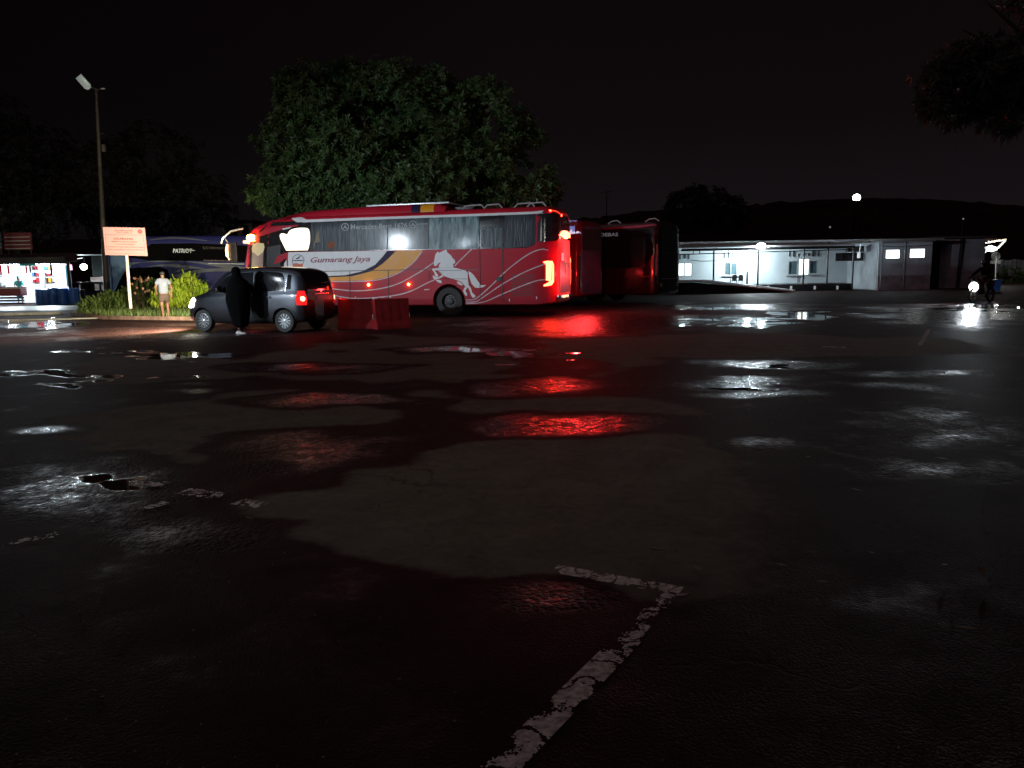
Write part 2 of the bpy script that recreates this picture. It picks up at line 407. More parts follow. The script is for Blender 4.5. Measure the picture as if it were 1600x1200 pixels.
FILM = [(862, 604, 105, 15), (835, 665, 130, 17), (540, 626, 140, 9), (1185, 570, 120, 8), (1185, 598, 90, 8), (1190, 618, 80, 9), (1420, 583, 110, 5), (1410, 602, 90, 4),
        (120, 668, 60, 7), (300, 605, 45, 6), 
        (720, 547, 110, 6), (900, 505, 170, 20), (1500, 492, 150, 20), (470, 575, 120, 6), (1080, 500, 150, 8), (1150, 480, 120, 6), (250, 520, 200, 10)]
PUD = [(1260, 494, 62, 7), (1180, 503, 55, 8), (285, 556, 100, 7), (170, 551, 60, 6), (60, 586, 75, 4), (110, 599, 90, 3.5), (190, 588, 50, 3), (30, 508, 60, 7), (846, 551, 52, 6), (770, 571, 45, 4), (840, 552, 60, 7), (710, 548, 40, 3),
       (160, 765, 58, 17), (310, 590, 70, 3), (1170, 606, 45, 4), (1180, 574, 60, 4), (1180, 590, 50, 3), (1120, 481, 60, 2.5), (1060, 505, 30, 2), (1520, 480, 70, 6)]
GRIT = [(485, 705, 160, 42), (110, 770, 190, 60), (1430, 652, 130, 14), (1510, 675, 110, 16), (1480, 735, 110, 20), (1180, 693, 130, 8), (540, 630, 150, 7), (870, 940, 140, 34), (300, 830, 160, 34)]
def ell(L, x, y):
    m = 0.0
    for cx, cy, rx, ry in L:
        d = math.hypot((x - cx) / rx, (y - cy) / ry); m = max(m, 1.0 - d * 0.5)
    return m
def make_ground():
    ys = [-7 + i * 0.5 for i in range(18)]; y = 2.0
    while y < 75: ys.append(y); y += max(0.05, 0.0105 * y)
    while y < 900: ys.append(y); y *= 1.08
    nu = 380; verts = []; wet = []; pud = []; grit = []
    for y in ys:
        for i in range(nu):
            u = -1.3 + 2.6 * i / (nu - 1)
            x = u * (y + 8) + (1 if u > 0 else -1) * max(0, abs(u) - 1) / 0.3 * 45
            verts.append((x, y, gz(x, y)))
            w = 0.50; p = 0.0; g_ = 0.0; q = proj((x, y, 0)) if y > 1.0 else None
            if q:
                k = .055 * y; nv = lambda f, s: noise.noise(Vector((x * f, y * f, s)))
                dx = k * (1.3 * nv(.45, 3) + .9 * nv(1.3, 5) + .5 * nv(3.1, 7)); dy = k * (1.1 * nv(.45, 13) + .8 * nv(1.3, 15) + .5 * nv(3.1, 17))
                q = proj((x + dx, max(1.2, y + dy), 0)); wx, wy = q
                if any(in_poly(wx, wy, P) for P in DRY): w = 0.08 + (.36 * sst(1020, 1380, wx) if wy > 660 else 0)
                f = ell(FILM, q[0], q[1]); w = max(w, 0.5 + (f - .35) * 1.0) if f > .35 else w
                p = ell(PUD, q[0], q[1]); g_ = ell(GRIT, q[0], q[1])
                if g_ > .45: w = max(w, .5 + (g_ - .45) * (.55 if q[0] < 1300 else .38))
            wet.append(w); pud.append(p); grit.append(g_)
    ny = len(ys)
    for _ in range(3):      # soft damp margins
        w2 = wet[:]
        for j in range(18, ny - 1):
            o = j * nu
            for i in range(1, nu - 1): w2[o + i] = (wet[o + i] * 2 + wet[o + i - 1] + wet[o + i + 1] + wet[o + i - nu] + wet[o + i + nu]) / 6
        wet = w2
    fs = [(j * nu + i, j * nu + i + 1, (j + 1) * nu + i + 1, (j + 1) * nu + i) for j in range(ny - 1) for i in range(nu - 1)]
    me = bpy.data.meshes.new('ground'); me.from_pydata(verts, [], fs)
    me.polygons.foreach_set('use_smooth', [True] * len(me.polygons))
    for nm, arr in (('wet', wet), ('puddle', pud), ('grit', grit)):
        a = me.attributes.new(nm, 'FLOAT', 'POINT'); a.data.foreach_set('value', arr)
    m = bpy.data.materials.new('wet_asphalt'); m.use_nodes = True
    n, l = m.node_tree.nodes, m.node_tree.links; b = n['Principled BSDF']
    geo = n.new('ShaderNodeNewGeometry')
    def nz(scale, detail, dist=0.0):
        k = n.new('ShaderNodeTexNoise'); k.inputs['Scale'].default_value = scale; k.inputs['Detail'].default_value = detail; k.inputs['Distortion'].default_value = dist
        l.new(geo.outputs['Position'], k.inputs['Vector']); return k.outputs['Fac']
    def math_(op, a, b_, c=None):
        k = n.new('ShaderNodeMath'); k.operation = op
        for i, v in enumerate((a, b_, c)):
            if v is None: continue
            if isinstance(v, (int, float)): k.inputs[i].default_value = v
            else: l.new(v, k.inputs[i])
        return k.outputs[0]
    def mr(v, a, b_, c=0.0, d=1.0, sm=True):
        k = n.new('ShaderNodeMapRange'); k.interpolation_type = 'SMOOTHSTEP' if sm else 'LINEAR'
        l.new(v, k.inputs[0])
        for i, x in enumerate((a, b_, c, d)): 
            if isinstance(x, (int, float)): k.inputs[i + 1].default_value = x
            else: l.new(x, k.inputs[i + 1])
        return k.outputs[0]
    def mixc(f, a, b_):
        k = n.new('ShaderNodeMix'); k.data_type = 'RGBA'
        l.new(f, k.inputs[0])
        for i, x in ((6, a), (7, b_)):
            if isinstance(x, tuple): k.inputs[i].default_value = (*x, 1)
            else: l.new(x, k.inputs[i])
        return k.outputs[2]
    aw = n.new('ShaderNodeAttribute'); aw.attribute_name = 'wet'; ap = n.new('ShaderNodeAttribute'); ap.attribute_name = 'puddle'
    big, mid, sml, grain = nz(0.35, 5, 0.4), nz(2.2, 6, 0.6), nz(14, 5), nz(150, 2)
    vor = n.new('ShaderNodeTexVoronoi'); vor.inputs['Scale'].default_value = 85; l.new(geo.outputs['Position'], vor.inputs['Vector'])
    # P: standing water, Fm: thin water film, D: dry
    lo = nz(0.9, 5, 1.2); pv = math_('MULTIPLY_ADD', math_('SUBTRACT', lo, 0.5), 1.5, ap.outputs['Fac']); pv = math_('MULTIPLY_ADD', math_('SUBTRACT', mid, 0.5), 0.9, pv)
    P = mr(pv, 0.50, 0.66)
    wv = math_('MULTIPLY_ADD', math_('SUBTRACT', mid, 0.5), 0.42, aw.outputs['Fac']); wv = math_('MULTIPLY_ADD', math_('SUBTRACT', lo, 0.5), 0.40, wv); wv = math_('MULTIPLY_ADD', math_('SUBTRACT', sml, 0.5), 0.22, wv); wv = math_('MULTIPLY_ADD', math_('SUBTRACT', big, 0.5), 0.14, wv)
    ag = n.new('ShaderNodeAttribute'); ag.attribute_name = 'grit'; gr_ = mr(ag.outputs['Fac'], 0.42, 0.62)
    fine = nz(7.5, 4, 1.5)
    damp = mr(wv, 0.16, 0.40); film = math_('MULTIPLY', mr(wv, 0.52, 0.86), mr(fine, 0.28, 0.66, 0.30, 1.0))
    dryc = mixc(grain, (0.062, 0.060, 0.050), (0.135, 0.128, 0.110)); dampc = mixc(grain, (0.012, 0.006, 0.006), (0.040, 0.020, 0.021))
    c = mixc(damp, dryc, dampc); vc = n.new('ShaderNodeTexVoronoi'); vc.feature = 'DISTANCE_TO_EDGE'; vc.inputs['Scale'].default_value = 0.55
    wp_ = n.new('ShaderNodeVectorMath'); wp_.operation = 'MULTIPLY_ADD'; nn_ = n.new('ShaderNodeTexNoise'); nn_.inputs['Scale'].default_value = 2.6; nn_.inputs['Detail'].default_value = 5; l.new(geo.outputs['Position'], nn_.inputs['Vector'])
    wp_.inputs[1].default_value = (.7, .7, 0); l.new(nn_.outputs['Color'], wp_.inputs[0]); l.new(geo.outputs['Position'], wp_.inputs[2]); l.new(wp_.outputs[0], vc.inputs['Vector'])
    crack = math_('MULTIPLY', mr(vc.outputs['Distance'], 0.0, 0.008, 1, 0), mr(big, 0.50, 0.60))
    mott = math_('ADD', math_('MULTIPLY', fine, .9), math_('MULTIPLY', mid, .9)); mott = math_('MULTIPLY_ADD', crack, -0.55, mott)
    patchy = mixc(mr(mott, 0.45, 1.35, 0, 1, False), (0.55, 0.55, 0.55), (1.4, 1.4, 1.4))
    mm = n.new('ShaderNodeMix'); mm.data_type = 'RGBA'; mm.blend_type = 'MULTIPLY'; mm.inputs[0].default_value = 1; l.new(c, mm.inputs[6]); l.new(patchy, mm.inputs[7])
    l.new(mm.outputs[2], b.inputs['Base Color'])
    r1 = mr(damp, 0, 1, 0.88, 0.70, False); k1 = n.new('ShaderNodeMix'); l.new(film, k1.inputs[0]); l.new(r1, k1.inputs[2]); l.new(mr(gr_, 0, 1, 0.17, 0.15, False), k1.inputs[3])
    k2 = n.new('ShaderNodeMix'); l.new(P, k2.inputs[0]); l.new(k1.outputs[0], k2.inputs[2]); k2.inputs[3].default_value = 0.025
    l.new(k2.outputs[0], b.inputs['Roughness'])
    sp = n.new('ShaderNodeMix'); l.new(damp, sp.inputs[0]); sp.inputs[2].default_value = 0.08; sp.inputs[3].default_value = 0.05
    sp2 = n.new('ShaderNodeMix'); l.new(film, sp2.inputs[0]); l.new(sp.outputs[0], sp2.inputs[2]); sp2.inputs[3].default_value = 0.5
    l.new(sp2.outputs[0], b.inputs['Specular IOR Level'])
    h = math_('MULTIPLY_ADD', vor.outputs['Distance'], -1.1, math_('MULTIPLY', sml, 0.55)); h = math_('MULTIPLY_ADD', grain, 0.3, h); h = math_('MULTIPLY', h, mr(mid, .35, .65, .55, 1.25)); h = math_('MULTIPLY_ADD', crack, -1.5, h)
    v2 = n.new('ShaderNodeTexVoronoi'); v2.inputs['Scale'].default_value = 32; v2.inputs['Randomness'].default_value = 1.0; l.new(geo.outputs['Position'], v2.inputs['Vector'])
    h = math_('MULTIPLY_ADD', math_('MULTIPLY', math_('MAXIMUM', gr_, math_('MULTIPLY', film, .35)), v2.outputs['Distance']), -3.2, h)
    bs = math_('MULTIPLY', math_('SUBTRACT', 1.0, P), math_('ADD', mr(film, 0, 1, 0.50, 0.45, False), math_('MULTIPLY', gr_, 0.5)))
    bp = n.new('ShaderNodeBump'); bp.inputs['Distance'].default_value = 0.006; l.new(bs, bp.inputs['Strength']); l.new(h, bp.inputs['Height'])
    rip = n.new('ShaderNodeBump'); rip.inputs['Distance'].default_value = 0.012; rip.inputs['Strength'].default_value = 0.30; l.new(nz(6.5, 3), rip.inputs['Height']); l.new(math_('MULTIPLY_ADD', P, -0.17, 0.20), rip.inputs['Strength']); l.new(bp.outputs[0], rip.inputs['Normal'])
    l.new(rip.outputs[0], b.inputs['Normal'])
    me.materials.append(m)
    tag(link('ground', me), kind='structure')
make_ground()

def paint(name, runs, seed):
    """worn thermoplastic paint: small flakes kept where the wear noise leaves them"""
    mb = MB(); z = 0.004
    for (p0, p1, w, wear) in runs:
        p0, p1 = Vector(p0), Vector(p1); t = p1 - p0; Ln = t.length; t.normalize(); nn = Vector((-t.y, t.x, 0)); cs = 0.0065 if Ln < 6 else 0.03
        for i in range(int(Ln / cs)):
            for j in range(int(w / cs)):
                a, bb = i * cs, j * cs - w / 2; q = p0 + t * (a + cs / 2) + nn * (bb + cs / 2)
                edge = min(1, (w / 2 - abs(bb + cs / 2)) / 0.035)
                v = noise.noise(Vector((q.x * 9, q.y * 9, seed))) * .55 + noise.noise(Vector((q.x * 34, q.y * 34, seed + 5))) * .3 + .25 * edge - wear
                v += .32 * noise.noise(Vector((q.x * 95, q.y * 95, seed + 9))); ck = abs(math.sin(a * 13 + 4.5 * noise.noise(Vector((q.x * 6, q.y * 6, 8)))))
                if v < -0.03 or ck < 0.17 * (1 + wear * 3) + .12 * noise.noise(Vector((q.x * 30, q.y * 30, 2))): continue
                c = p0 + t * a + nn * bb
                mb.quad(c + Vector((0, 0, z)), c + t * cs + Vector((0, 0, z)), c + t * cs + nn * cs + Vector((0, 0, z)), c + nn * cs + Vector((0, 0, z)))
    if mb.f:
        o = mb.build(name, M['paint'], smooth=False); tag(o, kind='structure')
paint('bay_marking', [(G(866, 889), G(1066, 925), .105, .07), (G(1046, 926), G(982, 1000), .085, .20), (G(982, 1000), G(770, 1215), .115, .04)], 1.0)
paint('faded_marking', [(G(215, 755), G(262, 758), .13, .25), (G(285, 768), G(350, 775), .16, .18), (G(372, 784), G(412, 790), .14, .2), (G(260, 785), G(200, 800), .12, .35), (G(90, 835), G(0, 852), .12, .3)], 4.0)
paint('distant_marking', [(G(1285, 542), G(1322, 543), .16, .1), (G(1437, 540), G(1452, 514), .10, .12), (G(880, 499), G(905, 493), .1, .05)], 7.0)

# road beyond the lot on the left, its shop-lit band painted as a pale strip, with kerbs
def strip(name, a, b, c, d, z, m, parent=None):
    return MB().quad(*[Vector((p.x, p.y, z)) for p in (a, b, c, d)]).build(name, m, parent, smooth=False)
tag(strip('road_painted_light', G(-260, 488), G(190, 484), G(185, 477), G(-260, 481), 0.008, mat('road_painted_shop_light', (0.30, 0.31, 0.32), 0.5, var=.2, vs=1, bump=.1, bs=20)), kind='structure')
def kerb(name, p, q, h, w, m, label):
    p, q = Vector(p), Vector(q); c = (p + q) / 2; a = math.atan2(q.y - p.y, q.x - p.x)
    return MB().box((c.x, c.y, h / 2), ((q - p).length, w, h), a).build(name, m, None, bevel=.015)
for a_, b_, h_ in ((G(-240, 499), G(96, 491), .10), (G(-260, 506), G(112, 499.5), .05), (G(112, 499), G(290, 494.8), .05)):
    tag(kerb('kerb', a_, b_, h_, .14, M['concrete'], ''), kind='structure')

# hills and the horizon
def hills():
    mb = MB(); top = [(-400, 395), (-100, 380), (200, 372), (420, 372), (620, 368), (880, 345), (960, 336), (1060, 325), (1150, 322), (1220, 316), (1350, 310), (1470, 312), (1600, 322), (1750, 330), (2100, 345)]
    P = smooth2d(top, 8); n = len(P); rows = []
    for k, (Y, f) in enumerate(((210, 0.0), (225, .55), (245, .85), (270, 1.0), (300, .9), (340, 0))):
        row = []
        for i, (x, y) in enumerate(P):
            t = at(x, y, 270); zt = t.z * (f + (.05 * noise.noise(Vector((i * .7, k, 1))) if 0 < f else 0)); row.append(Vector((t.x * Y / 270, Y, zt if f > 0 else -1)))
        rows.append(row)
    mb.add([v for r in rows for v in r], [(a * n + i, a * n + i + 1, (a + 1) * n + i + 1, (a + 1) * n + i) for a in range(len(rows) - 1) for i in range(n - 1)])
    tag(mb.build('hills', M['hill']), kind='structure')
hills()

# ------------------------------------------------------------------ trees and plants
def crown_mesh(name, blobs, nw, leaf, wid, nl, m, seed, droop=0.3, inner=0.35):
    rnd = random.Random(seed); vs = []; fs = []
    tot = sum(b[1] ** 2 for b in blobs)
    for c, r in blobs:
        c = Vector(c)
        for _ in range(int(nw * r * r / tot)):
            d = Vector((rnd.gauss(0, 1), rnd.gauss(0, 1), rnd.gauss(0, 1))).normalized()
            lump = 1 + .34 * noise.noise(d * 2.3 + c) + .26 * noise.noise(d * 5.5 + c)
            rr = r * lump * (1 - inner * rnd.random() ** 2.2)
            p = c + Vector((d.x * rr, d.y * rr, d.z * rr * .9))
            if noise.noise(p * 0.55) < -0.20 or noise.noise(p * 1.3 + c) < -0.30: continue
            ax = (d + Vector((0, 0, .5)) + Vector((rnd.gauss(0, .3), rnd.gauss(0, .3), rnd.gauss(0, .3)))).normalized()
            a = ax.cross(Vector((1, .3, 0))).normalized(); b = ax.cross(a); ph = rnd.random() * 6.3
            for k in range(nl):
                t = ph + k * 6.283 / nl + rnd.gauss(0, .15); dr = (a * math.cos(t) + b * math.sin(t)); el = rnd.uniform(.0, .9)
                L = leaf * rnd.uniform(.7, 1.25); out = (dr * math.cos(el) + ax * math.sin(el)); tip = p + out * L - Vector((0, 0, droop * L * rnd.random())); md = p + out * L * .5 + ax * L * .06
                sd = out.cross(ax).normalized() * wid * L / leaf / 2; o = len(vs)
                vs += [p, md + sd, tip, md - sd]; fs.append((o, o + 1, o + 2, o + 3))
    me = bpy.data.meshes.new(name); me.from_pydata([tuple(v) for v in vs], [], fs); me.materials.append(m)
    return me
def tree(name, base, blobs, nw, leaf, wid, nl, m, label, seed, trunk_r=.25, cat='tree', group=None, fork=.4):
    base = Vector(base); root = empty(name, base, 0, label, cat, group)
    bl = [(Vector(c) - base, r) for c, r in blobs]
    link('crown', crown_mesh('crown', bl, nw, leaf, wid, nl, m, seed), root)
    low = min(c.z - r for c, r in bl); cen = sum((c for c, r in bl), Vector()) / len(bl); fk = Vector((cen.x * .15, cen.y * .15, max(.6, low + (cen.z - low) * fork)))
    tb = MB(); tb.tube([(0, 0, -.1), (0.03, 0, fk.z * .3), (fk.x * .6, fk.y * .6, fk.z * .7), fk], [trunk_r * 1.35, trunk_r, trunk_r * .85, trunk_r * .75], 10)
    for c, r in bl:
        md = (fk + c) / 2 + Vector((0, 0, -.1 * r)); tb.tube([fk - Vector((0, 0, .1)), md, c, c + (c - fk).normalized() * r * .4], [trunk_r * .5, trunk_r * .32, trunk_r * .18, trunk_r * .05], 7)
    tb.build('trunk', M['bark'], root)
    return root
def pb(px, py, rp, Y, dy=0):
    s = Y / F * 1.02; return (at(px, py, Y + dy), rp * s)
lm_big = leaf_mat('glossy_tree_leaves', (0.05, 0.11, 0.035), (0.10, 0.17, 0.055), .45)
lm_ov = leaf_mat('grey_green_leaves', (0.06, 0.075, 0.06), (0.11, 0.12, 0.10), .6)
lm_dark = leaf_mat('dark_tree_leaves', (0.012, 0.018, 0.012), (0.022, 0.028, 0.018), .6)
lm_lime = leaf_mat('lime_shrub_leaves', (0.20, 0.36, 0.02), (0.48, 0.58, 0.07), .5)
lm_olive = leaf_mat('olive_shrub_leaves', (0.06, 0.12, 0.03), (0.13, 0.19, 0.05), .5)
T = 38.0
blobs = [pb(500, 165, 62, T), pb(560, 150, 55, T, 1), pb(620, 165, 68, T), pb(690, 165, 58, T, 1.5), pb(745, 190, 62, T), pb(790, 235, 62, T, 1), pb(822, 290, 48, T), pb(560, 240, 85, T, -1), pb(470, 235, 62, T),
         pb(445, 292, 46, T, -.5), pb(650, 270, 95, T, -1), pb(740, 285, 80, T, -.6), pb(515, 300, 65, T, -1), pb(600, 320, 60, T, -1.5), pb(858, 318, 24, T), pb(700, 330, 60, T, 0), pb(790, 335, 50, T, 0)]
tree('broadleaf_tree', (at(640, 425, T).x, T, 0), blobs + [pb(418, 285, 16, T), pb(455, 135, 24, T), pb(535, 114, 20, T), pb(700, 122, 20, T), pb(775, 158, 22, T)], 25000, .27, .075, 8, lm_big, 'huge round leafy tree towering behind the red bus', 3, .45)
T2 = 75.0
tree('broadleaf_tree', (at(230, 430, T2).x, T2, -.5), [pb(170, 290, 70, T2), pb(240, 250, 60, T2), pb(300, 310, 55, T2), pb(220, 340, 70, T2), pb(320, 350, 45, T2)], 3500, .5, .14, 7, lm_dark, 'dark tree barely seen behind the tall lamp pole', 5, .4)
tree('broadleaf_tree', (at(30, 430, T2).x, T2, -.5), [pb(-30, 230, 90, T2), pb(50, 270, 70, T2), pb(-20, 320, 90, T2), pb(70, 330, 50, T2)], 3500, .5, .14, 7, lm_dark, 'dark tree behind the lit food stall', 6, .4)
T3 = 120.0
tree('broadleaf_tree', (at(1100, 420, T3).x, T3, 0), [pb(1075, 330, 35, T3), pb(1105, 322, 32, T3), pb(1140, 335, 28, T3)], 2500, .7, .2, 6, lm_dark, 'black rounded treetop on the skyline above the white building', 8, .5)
T4 = 17.0
tree('broadleaf_tree', (at(1745, 440, T4).x, T4, 0), [pb(1470, 95, 40, T4), pb(1520, 55, 50, T4), pb(1580, 110, 62, T4), pb(1500, 150, 42, T4, .5), pb(1640, 60, 90, T4), pb(1460, 165, 24, T4), pb(1560, 20, 60, T4), pb(1570, 175, 34, T4), pb(1700, 130, 80, T4)], 3800, .20, .06, 8, lm_ov, 'dim overhanging foliage in the upper right corner', 9, .22)
for i, (px, py, r, Y, lb) in enumerate(((1580, 436, 20, 62, 'dark shrub behind the blue bin under the round sign'), (1535, 432, 15, 66, 'low shrub between the motorcycle and the round sign'))):
    tree('shrub', (at(px, 440, Y).x, Y, 0), [pb(px, py, r, Y), pb(px + r, py + 4, r * .7, Y)], 500, .25, .07, 7, lm_olive, lb, 20 + i, .05, 'shrub')

# planter island and its plants
isl = [G(110, 493), G(160, 499), G(230, 500), G(320, 501), G(345, 495), G(330, 484), G(240, 480), G(150, 483)]
mbk = MB(); n_ = len(isl); cen = sum(isl, Vector()) / n_
ring_o = [p for p in isl]; ring_i = [cen + (p - cen) * .955 for p in isl]
mbk.add([p + Vector((0, 0, 0)) for p in ring_o] + [p + Vector((0, 0, .13)) for p in ring_o] + [p + Vector((0, 0, .13)) for p in ring_i] + [p for p in ring_i],
        [f for i in range(n_) for f in ((i, (i + 1) % n_, n_ + (i + 1) % n_, n_ + i), (n_ + i, n_ + (i + 1) % n_, 2 * n_ + (i + 1) % n_, 2 * n_ + i), (2 * n_ + i, 2 * n_ + (i + 1) % n_, 3 * n_ + (i + 1) % n_, 3 * n_ + i))])
tag(mbk.build('island_kerb', mat('brown_stained_kerb', (0.16, .10, .08), .8, var=.4, vs=5)), kind='structure')
ms_ = MB(); ms_.add([cen + Vector((0, 0, .16))] + [p + Vector((0, 0, .10)) for p in ring_i], [(0, i + 1, (i + 1) % n_ + 1) for i in range(n_)])
tag(ms_.build('island_soil', M['soil']), kind='structure')
def spiky(name, base, rad, h, n, m, seed, label, L=.38):
    rnd = random.Random(seed); vs = []; fs = []
    for _ in range(n):
        a = rnd.random() * 6.283; rr = rad * math.sqrt(rnd.random()); hh = h * (1 - .55 * (rr / rad) ** 2) * rnd.uniform(.15, 1.0)
        p = Vector((math.cos(a) * rr, math.sin(a) * rr * .7, hh)); t = rnd.random() * 6.283; el = rnd.uniform(-.3, 1.3)
        d = Vector((math.cos(t) * math.cos(el), math.sin(t) * math.cos(el), math.sin(el))); l_ = L * rnd.uniform(.5, 1.2); w = l_ * .10
        s = d.cross(Vector((0, 0, 1))); s = (s if s.length > .01 else Vector((1, 0, 0))).normalized() * w; o = len(vs)
        m1 = p + d * l_ * .45; m2 = p + d * l_ * .8 - Vector((0, 0, .06 * l_)); tip = p + d * l_ - Vector((0, 0, .2 * l_))
        vs += [p - s * .3, p + s * .3, m1 + s, m1 - s, m2 + s * .7, m2 - s * .7, tip]; fs += [(o, o + 1, o + 2, o + 3), (o + 3, o + 2, o + 4, o + 5), (o + 5, o + 4, o + 6)]
    root = empty(name, base, 0, label, 'shrub', 'plants on the traffic island')
    me = bpy.data.meshes.new('foliage'); me.from_pydata([tuple(v) for v in vs], [], fs); me.materials.append(m); link('foliage', me, root)
    st = MB()
    for k in range(9):
        a = k * .7; st.tube([(0, 0, -.05), (math.cos(a) * rad * .3, math.sin(a) * rad * .2, h * .4), (math.cos(a) * rad * .55, math.sin(a) * rad * .4, h * .7)], [.02, .014, .006], 5)
    st.build('stem', M['bark'], root)
    return root
def gp(px, py): p = G(px, py); return (p.x, p.y, .12)
spiky('shrub', gp(296, 489), .85, 1.45, 1700, lm_lime, 31, 'bright lime shrub lit by the car headlamp, right end of the island')
spiky('shrub', gp(268, 490), .75, 1.15, 1300, lm_lime, 32, 'lime green shrub just right of the walking person')
spiky('shrub', gp(232, 488), .85, 1.25, 1300, lm_olive, 33, 'green shrub with pale flowers between the sign post and the walking person')
fl = spiky('shrub', gp(205, 489), .7, .85, 900, lm_olive, 34, 'low green shrub round the foot of the white sign post')
spiky('shrub', gp(178, 490), .7, .7, 900, lm_olive, 35, 'low dull shrub beside the foot of the tall lamp pole')
spiky('shrub', gp(150, 492), .6, .45, 700, lm_olive, 36, 'creeping weeds at the left tip of the island')
FR = empty('flowering_plant', (G(222, 489).x, G(222, 489).y - .5, .1), 0, 'pale orange flowers on thin stalks right of the sign post', 'flowers')
rnd = random.Random(4); pet = mat('pale_orange_petals', (0.8, .5, .35), .6)
for k in range(16):
    q = at(rnd.uniform(205, 236), rnd.uniform(432, 460), FR.location.y) - Vector(FR.location); sm = MB(); sm.tube([(q.x * .8, 0, -.05), (q.x + .03, 0, q.z * .6), q], [.008, .007, .004], 4); so = sm.build('stalk', M['bark'], FR); fm = MB()
    pts = [q]
    for j in range(10):
        a = j * .628; rr = (.075 if j % 2 == 0 else .03); pts.append(q + Vector((math.cos(a) * rr, -.03, math.sin(a) * rr)))
    fm.add(pts, [(0, j + 1, (j + 1) % 10 + 1) for j in range(10)]); fm.build('flower', pet, so, smooth=False)
# loose stones and litter specks on the asphalt
st_ = MB(); rnd = random.Random(12)
for k in range(650):
    y = 2.2 + 16 * rnd.random() ** 1.6; x = rnd.uniform(-.7, .7) * y; r = rnd.uniform(.002, .006) * (1 + y * .07); c = Vector((x, y, r * .5)); q = [c + Vector((math.cos(a) * r * rnd.uniform(.7, 1.3), math.sin(a) * r * rnd.uniform(.7, 1.3), rnd.uniform(-.3, .3) * r)) for a in (0, 1.57, 3.14, 4.71)]
    st_.add(q + [c + Vector((0, 0, r * .8)), c - Vector((0, 0, r * .5))], [(0, 1, 4), (1, 2, 4), (2, 3, 4), (3, 0, 4), (1, 0, 5), (2, 1, 5), (3, 2, 5), (0, 3, 5)])
tag(st_.build('gravel', mat('wet_pale_grit', (.10, .09, .085), .22, var=.5, vs=40), smooth=False), 'scattered small wet stones on the asphalt', 'gravel', kind='stuff')
lf = MB()
for k in range(90):
    y = 3 + 14 * rnd.random(); x = rnd.uniform(-.65, .65) * y; a = rnd.random() * 6.3; L = rnd.uniform(.02, .05); u = Vector((math.cos(a), math.sin(a), 0)); v = Vector((-u.y, u.x, 0)); c = Vector((x, y, .006))
    lf.add([c - u * L, c + v * L * .35 + Vector((0, 0, .004)), c + u * L + Vector((0, 0, .008)), c - v * L * .35 + Vector((0, 0, .003))], [(0, 1, 2, 3)])
tag(lf.build('fallen_leaves', mat('dead_leaf', (.10, .06, .03), .6, var=.4), smooth=False, recalc=False), 'dead leaves lying scattered on the wet asphalt', 'leaves', kind='stuff')
# low grass over the island
gr = MB(); rnd = random.Random(9); xs = [p.x for p in ring_i]; ys_ = [p.y for p in ring_i]; cnt = 0
while cnt < 5000:
    x, y = rnd.uniform(min(xs), max(xs)), rnd.uniform(min(ys_), max(ys_))
    if not in_poly(x, y, [(p.x, p.y) for p in ring_i]): continue
    a = rnd.random() * 6.28; h = rnd.uniform(.08, .26); w = .012; p = Vector((x, y, .1)); s = Vector((math.cos(a), math.sin(a), 0)) * w
    gr.add([p - s, p + s, p + Vector((rnd.gauss(0, .06), rnd.gauss(0, .06), h))], [(0, 1, 2)]); cnt += 1
tag(gr.build('grass', lm_olive, smooth=False, recalc=False), 'short rough grass covering the island soil', 'grass', kind='stuff')
# ------------------------------------------------------------------ buses
def bus_hull(stations, z0=.34, HW=1.25, zs=None):
    rings = []
    for s, f, zt, zb, k in stations:
        hw = HW * f
        half = [(0, zb), (hw * .90, zb), (hw * .98, zb + .05), (hw, zb + .25), (hw, 1.2), (hw, 1.95), (hw - .01, 2.3), (hw - .05, zt - .32), (hw - .09, zt - .13), (hw - .17, zt - .04), (hw - .34, zt + .01), (hw * .4, zt + .045), (0, zt + .05)]
        ring = [(y, z) for y, z in half] + [(-y, z) for y, z in half[-2:0:-1]]
        rings.append([Vector((s - k * max(0, z - 1.35) * .16 - k * max(0, .9 - z) * .05, y, z)) for y, z in ring])
    return MB().loft(rings)
def make_hull(stations, arches, r=.58, HW=1.25):
    solid = bus_hull(stations, HW=HW).mesh('body')
    cs = []
    for s in arches:
        for sd in (1, -1):
            c = MB(); c.lathe([(r, sd * (HW + .3)), (r, sd * (HW - .52))], n=40, c=(s, 0, .50)); cs.append(c.mesh('c'))
    return solid, cut(solid, cs)
